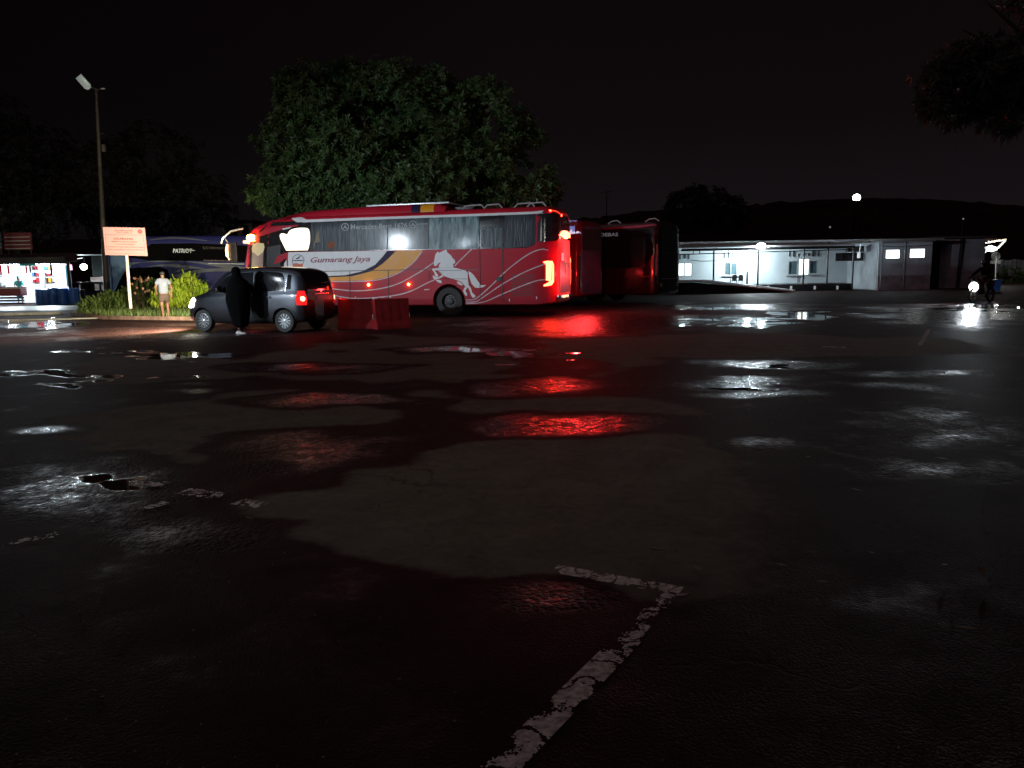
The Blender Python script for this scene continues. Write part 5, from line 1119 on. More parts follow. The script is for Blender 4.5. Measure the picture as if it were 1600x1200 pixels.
J = dict(pelvis=(0, 0, .90), waist=(0, 0, 1.06), chest=(0, .02, 1.24), neckb=(0, .03, 1.38), neck=(0, .05, 1.43), face=(0, 1, -.1),
         shl=(.17, .02, 1.345), ell=(.22, .10, 1.10), wrl=(.12, .28, 1.08), shr=(-.17, .02, 1.345), elr=(-.24, .04, 1.11), wrr=(-.18, .24, 1.04),
         hipl=(.09, 0, .87), knl=(.10, .02, .50), anl=(.10, 0, .10), footl=(0, 1, 0), hipr=(-.09, 0, .87), knr=(-.10, .02, .48), anr=(-.10, 0, .10), footr=(0, 1, 0))
body(W4, J); skin('dress', [(0, 0, .45), (0, 0, .8), (0, 0, 1.02), (0, .02, 1.28), (0, .03, 1.37), (.15, .02, 1.35), (.215, .07, 1.15), (-.15, .02, 1.35), (-.235, .04, 1.15)], [(0, 1), (1, 2), (2, 3), (3, 4), (3, 5), (5, 6), (3, 7), (7, 8)], [(.2, .16), (.18, .14), (.15, .11), (.18, .12), (.08, .07), .07, .06, .07, .06], M['teal'], W4, 0)
skin('headscarf', [(0, .02, 1.42), (0, .03, 1.52), (0, .03, 1.62), (0, .04, 1.67)], [(0, 1), (1, 2), (2, 3)], [(.11, .10), (.09, .09), (.10, .105), (.06, .07)], M['teal'], W4, 0)
# upper signboards on the roof
for (x0, x1, y0, y1, m, lb) in ((12, 55, 363, 390, mat('dim_red_board', (.14, .03, .045), .7, var=.5, vs=3), 'dim red slatted board on the stall roof'), (-30, 8, 362, 388, mat('dim_blue_board', (.05, .06, .13), .7, var=.5, vs=3), 'dim blue board at the far left of the stall roof')):
    r = empty('billboard', (lx((x0 + x1) / 2, 49), 49, lz(y1 + 2, 30, 49)), 0, lb, 'sign'); wd = lx(x1, 49) - lx(x0, 49); hh = lz(y0, 30, 49) - lz(y1, 30, 49)
    b = MB(); b.box((0, 0, hh / 2 + .06), (wd, .08, hh)); b.build('panel', m, r, bevel=.01)
    b = MB()
    for k in range(4): b.box((.0, -.06, .14 + k * hh * .22), (wd * .9, .03, .05))
    b.build('slat', M['greywall'], r)
    b = MB()
    for s in (-1, 1): b.box((s * wd * .4, .1, -.1), (.06, .06, .6))
    b.build('leg', M['wood'], r)
# blue drums and crates by the kerb
def drum(px, hgt, lb, wide=.29):
    Y = 46.2; r = empty('plastic_drum', (lx(px, Y), Y - .0, 0), 0, lb, 'drum', 'blue drums by the road')
    b = MB(); b.lathe([(wide * .9, 0), (wide, .04), (wide, hgt * .32), (wide * 1.05, hgt * .34), (wide, hgt * .36), (wide, hgt * .64), (wide * 1.05, hgt * .66), (wide, hgt * .68), (wide, hgt - .05), (wide * .92, hgt), (.001, hgt)], axis='Z', n=22); b.build('shell', M['bluedrum'], r)
    b = MB(); b.lathe([(wide * .97, 0), (wide * .97, .03), (wide * .5, .05), (.001, .05)], axis='Z', n=22, c=(0, 0, hgt)); b.build('lid', M['bluedrum'], r)
drum(61, .86, 'blue plastic drum at the left end of the row by the stall'); drum(70, .84, 'blue plastic drum second from the left by the stall'); drum(80, .93, 'tallest blue plastic drum in the middle of the row'); drum(96, .88, 'blue plastic drum left of the hanging cyan sheet'); drum(113, .88, 'blue plastic drum under the hanging cyan sheet')
# kiosk shelter behind the van, with its bare bright lamp
Y1 = 66.0; kz = gz(-35, Y1); KX = lx(146, Y1)
KS = empty('roadside_shelter', (KX, Y1, kz), 0, 'dark open shelter with one bare bright lamp and a pale back wall', 'shelter')
b = MB(); b.box((0, 3.0, 1.05), (3.6, .12, 2.1)); b.build('back_wall', mat('pink_white_wall', (.6, .5, .5), .8, var=.3, vs=1.5), KS)
b = MB(); b.box((.1, 0.8, 3.9), (4.2, 5.5, .12)); b.box((.1, 3.2, 3.0), (3.6, .1, 1.7)); b.build('roof', mat('slate_shelter', (.06, .075, .08), .6), KS)
for x in (-1.8, 2.0):
    b = MB(); b.box((x, -1.6, 1.9), (.1, .1, 3.9)); b.build('post', M['steel'], KS)
b = MB(); b.tube([(lx(128, Y1 + 1) - KX - .5, .8, lz(405, 128, Y1 + .8) - kz), (lx(128, Y1 + 1) - KX + .3, .8, lz(403, 128, Y1 + .8) - kz)], .03, 6); b.build('tube_lamp', mat('dim_tube', (.6, .6, .6), .3, emit=(.8, .85, .85), es=.9), KS)
lp = Vector((lx(130, Y1) - KX, 0.2, lz(417, 130, Y1) - kz)); b = MB(); b.lathe([(.02, -.26), (.2, -.18), (.27, 0), (.2, .18), (.02, .26)], axis='Z', n=16, c=lp); b.build('lamp', glow('bare_lamp_glow', (.93, 1.0, .98), 22.0), KS)
b = MB(); b.tube([lp + Vector((0, 0, .2)), lp + Vector((0, .3, .9))], .02, 6); b.build('lamp_cord', M['black'], KS)
lamp('shelter_light', 'POINT', lp + Vector((0, -.4, -.1)), 420, (.9, 1.0, .98), .2, KS)
# little van under it, side on
Y2 = 61.5; vz = gz(-33, Y2); VN = empty('parked_van', (lx(152, Y2), Y2, vz), 0, 'small dark van side-on beyond the road, light showing through its windows', 'van')
def van_outline(): return [(-1.75, .30), (-1.78, 1.0), (-1.72, 1.58), (-1.5, 1.70), (.55, 1.70), (.85, 1.62), (1.30, 1.12), (1.75, 1.0), (1.85, .8), (1.85, .3)]
wn_ = [[(-1.58, 1.05), (-1.55, 1.52), (-.95, 1.55), (-.95, 1.05)], [(-.82, 1.05), (-.82, 1.55), (-.02, 1.55), (-.02, 1.05)], [(.10, 1.05), (.10, 1.55), (.62, 1.52), (1.02, 1.08)]]
def side_with_holes(outer, holes, y, th):
    mb = MB(); pl = [[Vector((x, z, 0)) for x, z in outer]] + [[Vector((x, z, 0)) for x, z in h[::-1]] for h in holes]; tr = tessellate_polygon(pl); fl = [p for l_ in pl for p in l_]; n = len(fl)
    mb.add([Vector((p.x, y, p.y)) for p in fl] + [Vector((p.x, y + th, p.y)) for p in fl], [tuple(t) for t in tr] + [tuple(i + n for i in t) for t in tr]); return mb
b = side_with_holes(van_outline(), wn_, -.75, .05); b2 = side_with_holes(van_outline(), wn_, .70, .05); b.add(b2.v, b2.f)
ol = van_outline()
for i in range(len(ol)):
    a_, c_ = ol[i], ol[(i + 1) % len(ol)]
    if a_[1] > 1.0 and c_[1] > 1.0 and i in (1, 5): continue
    b.add([(a_[0], -.75, a_[1]), (c_[0], -.75, c_[1]), (c_[0], .75, c_[1]), (a_[0], .75, a_[1])], [(0, 1, 2, 3)])
b.build('body', mat('van_paint', (.05, .07, .11), .35, coat=.5), VN, recalc=False)
gl_ = mat('van_clear_glass', (.5, .55, .55), .05); gl_.node_tree.nodes['Principled BSDF'].inputs['Transmission Weight'].default_value = 1.0
for h in wn_:
    MB().add([(x, -.72, z) for x, z in h], [tuple(range(4))]).build('window', gl_, VN, smooth=False)
for sx in (-1.15, 1.15):
    for sd in (-1, 1): wheel(VN, (sx, sd * .68, .29), .29, .16, sd, 'car')
# ------------------------------------------------------------------ small beige building and mast behind
Yh = 80.0; hb = empty('house', (at(375, 420, Yh).x, Yh, 0), 0, 'dim beige house front with three dark windows above the blue bus', 'house')
hx = at(375, 420, Yh).x
def hr(x0, x1, y0, y1): return (at(x0, y0, Yh).x - hx, at(x1, y0, Yh).x - hx, at(375, y1, Yh).z, at(375, y0, Yh).z)
x0, x1, z0, z1 = hr(346, 394, 349, 400); b = MB(); b.box(((x0 + x1) / 2, 2, z1 / 2), (x1 - x0, 4, z1)); b.build('wall', M['cream'], hb)
for a_, c_, t_, w_ in ((354, 360, 355, 368), (364, 370, 354, 368), (380, 387, 353, 366)):
    x0, x1, z0, z1 = hr(a_, c_, t_, w_); f = MB().box(((x0 + x1) / 2, -.04, (z0 + z1) / 2), (x1 - x0 + .15, .08, z1 - z0 + .15)).build('window', M['wood'], hb); MB().box(((x0 + x1) / 2, -.09, (z0 + z1) / 2), (x1 - x0, .03, z1 - z0)).build('pane', M['glass'], f)
x0, x1, z0, z1 = hr(344, 396, 345, 350); b = MB(); b.box(((x0 + x1) / 2, 2, z1), (x1 - x0, 4.6, .2)); b.build('roof', M['rooftile'], hb)
Ym = 140; ma = empty('radio_mast', (at(948, 420, Ym).x, Ym, 0), 0, 'thin black mast standing on the skyline behind the parked buses', 'mast')
b = MB(); mz = at(948, 298, Ym).z; b.tube([(0, 0, -1), (0, 0, mz)], [.14, .06], 6); b.build('pole', M['black'], ma); b = MB(); b.tube([(-1.0, 0, mz - .3), (1.0, 0, mz - .1)], .05, 5); b.tube([(-.5, 0, mz - 1.2), (.5, 0, mz - 1.1)], .05, 5); b.build('antenna', M['black'], ma)
Yl = 110; dl = empty('street_lamp', (at(1333, 420, Yl).x, Yl, 0), 0, 'far street lamp glowing white above the dark roofs on the right', 'street lamp')
dz = at(1333, 309, Yl).z; b = MB(); b.tube([(0, .3, -1), (0, .3, dz + .2), (0, -.1, dz + .45)], [.09, .06, .04], 7); b.build('pole', M['robe'], dl)
b = MB(); b.prism([(-.5, .05), (-.35, .35), (0, .5), (.35, .35), (.5, .05), (.38, -.35), (-.38, -.35)], (0, 0, dz), (1, 0, 0), (0, 0, 1), (0, -1, 0), .25); b.build('lamp_head', glow('far_lamp_glow', (1.0, .92, .84), 8.0), dl)
for px, py, Y, lb in ((1296, 355, 90, 'tiny faint lamp above the terrace roof'), (1504, 342, 105, 'very dim distant lamp over the grey building')):
    p = at(px, py, Y); r = empty('distant_lamp', (p.x, p.y, 0), 0, lb, 'street lamp'); b = MB(); b.tube([(0, 0, -.5), (0, 0, p.z)], .05, 6); b.build('pole', M['black'], r)
    b = MB(); b.lathe([(.02, -.12), (.13, 0), (.02, .12)], axis='Z', n=10, c=(0, -.15, p.z)); b.build('bulb', mat('faint_lamp', (.3, .3, .3), .4, emit=(.7, .7, .75), es=.22), r)

# ------------------------------------------------------------------ terrace building on the right
YB = 50.0; YW = 53.5
BX = at(1200, 450, YB).x
def bx(px, Y=YB): return at(px, 420, Y).x - BX
def bz(px, py, Y=YB): return at(px, py, Y).z
TB = empty('terminal_building', (BX, YB, 0), 0, 'long white terminal building with a raised terrace lit by one glaring lamp', 'building')
zp = bz(1250, 444)     # terrace height
b = MB(); x0, x1 = bx(1062), bx(1332); b.box(((x0 + x1) / 2, 1.9, zp / 2), (x1 - x0, 3.8, zp)); b.build('plinth', M['darkwall'], TB, bevel=.01)
def wallseg(x0, x1, z0, z1, y, holes, m, name='wall', th=.14):
    outer = [(x0, z0), (x1, z0), (x1, z1), (x0, z1)]; pl = [[Vector((a, c, 0)) for a, c in outer]] + [[Vector((a, c, 0)) for a, c in ((h[0], h[2]), (h[0], h[3]), (h[1], h[3]), (h[1], h[2]))] for h in holes]
    tr = tessellate_polygon(pl); fl = [p for l_ in pl for p in l_]; n = len(fl); mb = MB()
    mb.add([Vector((p.x, y, p.y)) for p in fl] + [Vector((p.x, y + th, p.y)) for p in fl], [tuple(t) for t in tr] + [tuple(i + n for i in t) for t in tr]); o = 0
    for l_ in pl:
        k = len(l_); mb.add([Vector((p.x, y, p.y)) for p in l_] + [Vector((p.x, y + th, p.y)) for p in l_], [(i, (i + 1) % k, k + (i + 1) % k, k + i) for i in range(k)])
    return mb.build(name, m, TB, smooth=False)
def R4(a, c, t, w, Y=YW): return (bx(a, Y), bx(c, Y), bz(a, w, Y), bz(a, t, Y))
h_lit = R4(1058, 1081.5, 411, 431.5); hA = R4(1132, 1152, 410, 430); hB = R4(1232, 1247, 408, 429.5); hC = R4(1265, 1278, 407, 428); hD = R4(1247.5, 1264.5, 404, 430)
vents = [R4(a, a + w, t, t + h) for a, w, t, h in ((1061, 2.5, 398, 7), (1068, 4, 398, 6), (1075, 2, 398, 7), (1130.5, 1.6, 395.5, 8), (1137, 2.2, 395.5, 8), (1144, 1.4, 396, 7), (1151, 1.2, 396, 7), (1159, 1.2, 395.5, 6), (1232, 1.8, 393, 8), (1238, 3, 392.5, 8.5), (1246, 2, 396, 5), (1254, 3, 395, 4), (1261, 3, 395.5, 4.5), (1268, 3.8, 392, 9), (1276.5, 2.2, 392, 8.5))]
vents = [(min(v[0], v[1] - .05), v[1], v[2], v[3]) for v in vents]
allh = [h_lit, hA, hB, hD, hC]
mw = lambda h: (h[0], h[1], max(h[2], zp + .3), h[3])
wallseg(bx(1050, YW), bx(1374, YW), zp - .02, bz(1200, 376, YW), YW - YB, allh, M['wall'])
for v in vents:
    f = MB().box(((v[0] + v[1]) / 2, YW - YB - .02, (v[2] + v[3]) / 2), (v[1] - v[0], .04, v[3] - v[2])).build('vent_slot', mat('vent_dark', (.05, .06, .07), .8), TB)
panel = mat('lit_room', (.7, .7, .65), .8, emit=(.95, 1.0, .95), es=2.2)
paneg = mat('grey_window_glass', (.10, .16, .18), .15, var=.2)
for h, m, name in ((h_lit, panel, 'lit_window'), (hA, paneg, 'window'), (hB, paneg, 'window'), (hC, paneg, 'window'), (hD, panel, 'lit_doorway')):
    x0, x1, z0, z1 = h; fw = .05; yy = YW - YB + .05
    fr = MB(); fr.box((x0 + fw / 2, yy, (z0 + z1) / 2), (fw, .08, z1 - z0)); fr.box((x1 - fw / 2, yy, (z0 + z1) / 2), (fw, .08, z1 - z0)); fr.box(((x0 + x1) / 2, yy, z1 - fw / 2), (x1 - x0 - 2 * fw, .08, fw)); fr.box(((x0 + x1) / 2, yy, z0 + fw / 2), (x1 - x0 - 2 * fw, .08, fw))
    if h in (h_lit, hA): fr.box(((x0 + x1) / 2, yy, (z0 + z1) / 2), (.07, .08, z1 - z0 - 2 * fw))
    w = fr.build(name, M['silver'] if m is paneg else M['wall'], TB); MB().box(((x0 + x1) / 2, yy + .05, (z0 + z1) / 2), (x1 - x0, .02, z1 - z0)).build('pane', m, w)
    if h in (hA, hB, hC):
        s = MB(); s.box(((x0 + x1) / 2, YW - YB - .05, z0 - .06), (x1 - x0 + .3, .14, .06)); s.build('sill', M['silver'], w)
# canopy: beam, sloping roof, gutter, posts, hanging rail
b = MB(); xa, xc = bx(1062), bx(1330)
for i in range(1): b.loft([[Vector((x, y, z)) for y, z in ((-.5, zt), (-.5, zt - .09), (3.6, zt + .18), (3.6, zt + .30))] for x, zt in ((xa, bz(1062, 386)), (xc, bz(1330, 382)))])
b.build('canopy_roof', mat('pale_roof_sheet', (.34, .36, .37), .5, var=.2, stretch=(6, 1, 1)), TB)
b = MB(); b.tube([(xa, -.35, bz(1062, 391)), (xc, -.35, bz(1330, 386))], .09, 6); b.build('canopy_beam', M['black'], TB)
b = MB(); b.tube([(xa, .4, bz(1062, 397.5)), (xc, .4, bz(1330, 389.5))], .035, 6)
for px in (1085, 1095, 1140, 1170, 1265, 1308): b.tube([(bx(px), .4, bz(px, 390)), (bx(px), .4, bz(px, 397 - (px - 1062) * .03))], .03, 5)
b.build('hanging_rail', M['black'], TB)
for px, top, bot, y in ((1115, 389, 444, 0), (1184.5, 386, 444, 0), (1255.5, 388, 444, 0), (1293, 378, 444, 0.03), (1331, 386, 457, -.15), (1170, 424, 444, .3)):
    b = MB(); b.tube([(bx(px), y, 0 if bot > 450 else zp - .02), (bx(px) + .0, y, bz(px, top))], .055, 8); b.build('post', M['black'], TB)
for px in (1166, 1201, 1237, 1274, 1309.5):
    b = MB(); zz = bz(px, 449.5); b.box((bx(px), -.025, zz), (.12, .05, .22)); b.build('plinth_plate', mat('white_plate_painted_glow', (.7, .72, .74), .5, emit=(.8, .9, .95), es=.18), TB, bevel=.01)  # plates are no lamps; their brightness is a painted-in glow
gl = Vector((bx(1185), -.45, bz(1185, 385))); b = MB(); b.lathe([(.02, -.20), (.20, -.14), (.27, 0), (.20, .14), (.02, .20)], axis='Z', n=16, c=gl); b.build('terrace_lamp', glow('terrace_lamp_glow', (.88, .97, 1.0), 160.0), TB)
lamp('terrace_light', 'POINT', gl + Vector((0, 2.55, -.5)), 600, (.80, .95, 1.0), .14, TB)
lamp('terrace_light', 'POINT', gl + Vector((0, -.35, -.05)), 300, (.84, .95, 1.0), .14, TB)
lamp('terrace_light', 'POINT', (bx(1075), 1.5, 2.3), 22, (.70, .93, 1.0), .2, TB)
b = MB(); b.tube([(bx(1078, YW), YW - YB - .05, bz(1078, 406, YW)), (bx(1095, YW), YW - YB - .05, bz(1095, 408, YW)), (bx(1115, YW), YW - YB - .05, bz(1115, 407.5, YW)), (bx(1130, YW), YW - YB - .05, bz(1130, 404, YW))], .015, 5)
b.tube([(bx(1142, YW), YW - YB - .05, bz(1142, 431, YW)), (bx(1141, YW), YW - YB - .05, bz(1141, 444, YW))], .02, 5); b.tube([(bx(1246, YW), YW - YB - .05, bz(1246, 431, YW)), (bx(1247, YW), YW - YB - .05, bz(1247, 443, YW))], .02, 5); b.build('cable', M['black'], TB)
# black chair backs on the terrace
for i, px in enumerate((1153, 1163)):
    r = empty('chair', (BX + bx(px), YB + .9, zp), 0, ('black round-backed chair, left of the two on the terrace', 'black round-backed chair, right of the two on the terrace')[i], 'chair', 'chairs on the terrace'); w = .15; r.scale = (1, 1, .62)
    b = MB(); b.prism([(-w, .40), (w, .40), (w, .85), (w * .8, .97), (w * .4, 1.02), (-w * .4, 1.02), (-w * .8, .97), (-w, .85)], (0, -.2, 0), (1, 0, 0), (0, 0, 1), (0, 1, 0), .04); b.build('backrest', M['black'], r)
    b = MB(); b.box((0, 0, .42), (.30, .40, .05)); b.build('seat', M['black'], r, bevel=.01)
    for sx in (-1, 1):
        for sy in (-1, 1): b = MB(); b.tube([(sx * .13, sy * .17, .40), (sx * .14, sy * .19, 0)], .015, 6); b.build('leg', M['black'], r)
# ramp with pale edge lines in front of the terrace
A, B_ = G(1240, 461), G(1062, 463); yr = 47.2
x0, x1 = at(1055, 440, yr).x, at(1238, 460, yr).x; zt = at(1075, 441, yr).z
RP = empty('ramp', ((x0 + x1) / 2, yr, 0), 0, 'dark sloping ramp with two pale edge lines leading up to the terrace', 'ramp'); cx = (x0 + x1) / 2
tp = at(1085, 441, yr).x - cx
b = MB(); b.loft([[Vector((x, y, z)) for x, z in ((x0 - cx, 0), (x0 - cx, zt), (tp, zt), (x1 - cx, .03), (x1 - cx, 0))] for y in (0, 2.6)]); b.build('ramp_body', M['darkwall'], RP, smooth=False)
for y_ in (-.02, 1.1):
    b = MB(); k_ = .0 if y_ < 0 else .9; b.tube([(x0 - cx, y_, zt + .07), (tp + k_, y_, zt + .07), (x1 - cx + k_ * .6, y_, .07)], .06, 10); b.build('edge_rail', mat('pale_edge', (.75, .8, .85), .35), RP)
# grey annex
YA = 49.0
AN = empty('annex_building', (BX + bx(1412, YA), YA, 0), 0, 'grey flat-roofed annex with two small blazing windows right of the terrace', 'building'); ax0 = bx(1412, YA)
TBs = TB; TB = AN
def R5(a, c, t, w, Y=YA): return (bx(a, Y) - ax0, bx(c, Y) - ax0, bz(a, w, Y), bz(a, t, Y))
w1, w2 = R5(1383.5, 1404.5, 391, 403.5), R5(1421, 1443.5, 389.5, 402.5)
zA = bz(1410, 377, YA)
wallseg(bx(1372, YA) - ax0, bx(1455, YA) - ax0, bz(1410, 430, YA), zA, 0, [w1, w2], M['greywall']); wallseg(bx(1372, YA) - ax0, bx(1454, YA) - ax0, 0, bz(1410, 430, YA) - .003, -.02, [], M['dado'], 'dado', .16)
blaze = glow('blazing_window', (.93, 1.0, 1.0), 5.5)
for (x0, x1, z0, z1) in (w1, w2):
    f = MB().box(((x0 + x1) / 2, .10, (z0 + z1) / 2), (x1 - x0 + .1, .05, z1 - z0 + .1)).build('window', M['silver'], AN); MB().box(((x0 + x1) / 2, .06, (z0 + z1) / 2), (x1 - x0, .02, z1 - z0)).build('pane', blaze, f)
b = MB(); b.box((.0, 2.4, zA + .08), (bx(1457, YA) - bx(1343, YA), 5.4, .14)); b.build('roof', M['concrete'], AN, bevel=.02)
for xq in (bx(1372, YA) - ax0 + .07, bx(1455, YA) - ax0 - .07): MB().box((xq, 2.5, zA / 2), (.14, 4.6, zA)).build('side_wall', M['greywall'], AN, smooth=False)
# bracket with unlit camera and barred vent band between terrace and annex
b = MB(); x0, x1 = bx(1307, YA + 2) - ax0, bx(1371.5, YA) - ax0; z1 = bz(1340, 394.5, YA); z0 = bz(1340, 406.5, YA)
b.box(((x0 + x1) / 2, 2.2, (z0 + z1) / 2), (x1 - x0, .06, z1 - z0)); vb = b.build('vent_band', mat('mauve_vent_panel', (.16, .13, .17), .7, var=.3), AN)
b = MB()
for k in range(15): b.box((x0 + (x1 - x0) * k / 14, 2.14, (z0 + z1) / 2), (.05, .05, z1 - z0))
b.box(((x0 + x1) / 2, 2.14, z0), (x1 - x0, .06, .05)); b.box(((x0 + x1) / 2, 2.14, z1), (x1 - x0, .06, .05)); b.build('bar', M['black'], vb)
b = MB(); b.box((bx(1352, YA) - ax0, 1.6, bz(1352, 388, YA)), (1.0, .4, .35)); b.build('wall_unit', M['pole'], AN, bevel=.03)
b = MB(); b.box((bx(1341, YA) - ax0, .0, bz(1341, 399, YA)), (.12, .15, .32)); b.tube([(bx(1341, YA) - ax0, 0, bz(1341, 399, YA)), (bx(1343, YA) - ax0, 0, bz(1343, 381, YA))], .02, 5); b.build('hanging_lamp', mat('pale_hanging_lamp', (.6, .65, .65), .4, emit=(.8, .9, .95), es=.5), AN)
lamp('wall_light', 'POINT', (bx(1343, YA) - ax0, -2.0, 3.2), 40, (.70, .88, 1.0), .15, AN)
for px in (1376, 1412): MB().tube([(bx(px, YA) - ax0, -.06, .1), (bx(px, YA) - ax0, -.06, zA)], .035, 7).build('downpipe', M['steel'], AN)
MB().tube([(bx(1374, YA) - ax0, -.05, zA - .25), (bx(1400, YA) - ax0, -.05, zA - .33), (bx(1430, YA) - ax0, -.05, zA - .30), (bx(1453, YA) - ax0, -.05, zA - .24)], .015, 5).build('cable', M['black'], AN)
MB().box((0, -.35, zA + .02), (bx(1456, YA) - bx(1371, YA), .12, .10)).build('gutter', M['steel'], AN)
# dark long wall to the right of the annex
YD = 51.0
DW = empty('warehouse', (BX + bx(1500, YD), YD, 0), 0, 'unlit grey warehouse wall with a dark drainpipe, right of the annex', 'building'); dx0 = bx(1500, YD); TB = DW
b = MB(); x0, x1 = bx(1455, YD) - dx0, bx(1537, YD) - dx0; zD = bz(1500, 373, YD); b.box(((x0 + x1) / 2, 2.5, zD / 2), (x1 - x0, 5, zD)); b.build('wall', mat('night_grey_plaster', (.30, .31, .35), .9, var=.35, vs=.8), DW, smooth=False)
b = MB(); b.box(((x0 + x1) / 2, 2.2, zD + .07), (x1 - x0 + .5, 5.9, .13)); b.build('roof', M['rooftile'], DW, bevel=.02)
b = MB(); b.tube([(bx(1496, YD) - dx0, -.12, 0), (bx(1499, YD) - dx0, -.12, zD)], .10, 8); b.build('drainpipe', M['black'], DW)
b = MB(); b.box(((bx(1456, YD) + bx(1466, YD)) / 2 - dx0, -.03, 1.6), (.5, .06, 3.2)); b.build('recess_door', M['black'], DW)
# lit porch at the far end, round sign, bin
YP = 58.0; PX = at(1556, 380, YP).x
PO = empty('lit_porch', (PX, YP, 0), 0, 'small lit porch roof jutting from the far end of the warehouse', 'porch')
def px_(x): return at(x, 400, YP).x - PX
b = MB(); b.add([(px_(1534), 0, bz(1534, 379, YP)), (px_(1571), 0, bz(1571, 373, YP)), (px_(1571), 0, bz(1571, 375.5, YP)), (px_(1534), 0, bz(1534, 381, YP)), (px_(1534), 3, bz(1534, 376, YP)), (px_(1571), 3, bz(1571, 370, YP)), (px_(1571), 3, bz(1571, 372.5, YP)), (px_(1534), 3, bz(1534, 378, YP))], [(0, 1, 2, 3), (7, 6, 5, 4), (0, 4, 5, 1), (1, 5, 6, 2), (2, 6, 7, 3), (3, 7, 4, 0)]); b.build('roof', mat('cream_roof_edge', (.7, .62, .48), .5), PO, smooth=False)
b = MB(); b.tube([(px_(1555), 0, bz(1555, 391, YP)), (px_(1569), 0, bz(1569, 376, YP))], .07, 6); b.build('brace', M['white'], PO)
b = MB(); b.prism([(px_(1545), bz(1545, 391.5, YP)), (px_(1545.5), bz(1545, 386, YP)), (px_(1549), bz(1549, 383.5, YP)), (px_(1558), bz(1558, 386.5, YP)), (px_(1557), bz(1557, 391, YP)), (px_(1552), bz(1552, 393, YP))], (0, .1, 0), (1, 0, 0), (0, 0, 1), (0, 1, 0), .3); b.build('lamp', glow('porch_lamp_glow', (1, .98, .94), 5.0), PO)
for x in (1538, 1566):
    b = MB(); b.tube([(px_(x), 2.5, 0), (px_(x), 2.5, bz(x, 376, YP))], .07, 7); b.build('post', M['black'], PO)
b = MB(); b.box((px_(1552), 2.95, 1.6), (1.9, .1, 3.2)); b.build('wall', mat('dark_green_wall', (.03, .05, .03), .8), PO)
for x, y in ((1542, 378), (1538, 387), (1539, 394)):
    b = MB(); b.lathe([(.02, -.06), (.05, 0), (.02, .06)], axis='Z', n=8, c=(px_(x), -.05, bz(x, y, YP))); b.build('tiny_lamp', mat('tiny_white', (.6, .6, .6), .4, emit=(.8, .85, .9), es=.9), PO)
lamp('porch_light', 'POINT', (px_(1550), -.9, 3.0), 150, (1, .97, .9), .1, PO)
Yr = 59.6; RS = empty('traffic_sign', (at(1555, 440, Yr).x, Yr, 0), 0, 'round pale traffic sign with a small plate on a white post', 'sign'); rx = at(1555, 440, Yr).x
b = MB(); b.tube([(0, 0, 0), (at(1556.5, 400, Yr).x - rx, 0, bz(1556, 396, Yr))], .04, 8); b.build('post', M['white'], RS)
c_ = at(1556.5, 400.3, Yr); b = MB(); b.prism(disc(0, 0, .34, 28), (c_.x - rx, .05, c_.z), (1, 0, 0), (0, 0, 1), (0, 1, 0), .02); b.build('round_plate', M['silver'], RS)
c_ = at(1556, 409.5, Yr); b = MB(); b.box((c_.x - rx, .06, c_.z), (.80, .02, .25)); b.build('lower_plate', M['silver'], RS)
Yb = 43.5; BN = empty('bin', (at(1549, 455, Yb).x, Yb, 0), 0, 'dim blue bin behind the motorcycle, under the round sign', 'bin')
b = MB(); b.loft([[Vector((x * k, y * k, z)) for x, y in ((-.36, -.3), (.36, -.3), (.36, .3), (-.36, .3))] for z, k in ((.02, .85), (.58, 1.0))]); b.build('body', M['bluedrum'], BN, bevel=.03)
b = MB(); b.loft([[Vector((x * k, y * k, z)) for x, y in ((-.38, -.32), (.38, -.32), (.38, .32), (-.38, .32))] for z, k in ((.585, 1.0), (.64, .95))]); b.build('lid', M['bluedrum'], BN, bevel=.02)
Yf = 75; FS = empty('roadside_fence', (at(1590, 435, Yf).x, Yf, 0), 0, 'pale weathered fence in the dark at the right edge', 'fence')
b = MB()
for k in range(16): b.box((-2.0 + k * .4, 0, 1.1), (.34, .05, 1.5 + .1 * math.sin(k * 2)))
b.build('panel', M['greywall'], FS); b = MB()
for k in range(4): b.box((-2.0 + k * 2, .08, .95), (.1, .1, 1.9))
b.build('post', M['steel'], FS)
lamp('fence_light', 'POINT', (-1, -2, 2.5), 6, (.8, .9, .85), .1, FS)
# motorcycle with its headlamp on, and its rider
Ymc = 30.5; MA = R(-148); mcp = at(1521, 447.5, Ymc); mcp = Vector((mcp.x - .62 * math.cos(MA), Ymc - .62 * math.sin(MA), 0)); MC = empty('motorcycle', mcp, MA, 'motorcycle riding in from the right with its headlamp glaring', 'motorcycle')
for xw in (.62, -.62):
    wo = MB().lathe([(.20, -.03), (.27, -.045), (.29, 0), (.27, .045), (.20, .03), (.20, -.03)], axis='Y', n=26, c=(0, 0, 0), cap=False).build('wheel', M['rubber'], MC); wo.location = (xw, 0, .29)
    b = MB(); b.lathe([(.205, -.015), (.205, .015), (.19, .015), (.19, -.015), (.205, -.015)], n=24, cap=False)
    for k in range(6): b.tube([(0, 0, 0), (math.cos(k * 1.047) * .2, 0, math.sin(k * 1.047) * .2)], .012, 5)
    b.build('rim', M['rim'], wo)
b = MB(); b.loft([[Vector((x, y * w, z0 + (z1 - z0) * t)) for y, t in ((-1, .15), (-1, .85), (-.5, 1), (.5, 1), (1, .85), (1, .15), (.5, 0), (-.5, 0))] for x, w, z0, z1 in ((-.80, .05, .62, .80), (-.55, .12, .50, .80), (-.2, .13, .38, .76), (.1, .10, .32, .60), (.35, .14, .42, .86), (.50, .15, .55, .98), (.56, .08, .70, .96))]); b.build('body', M['blackgloss'], MC, angle=60)
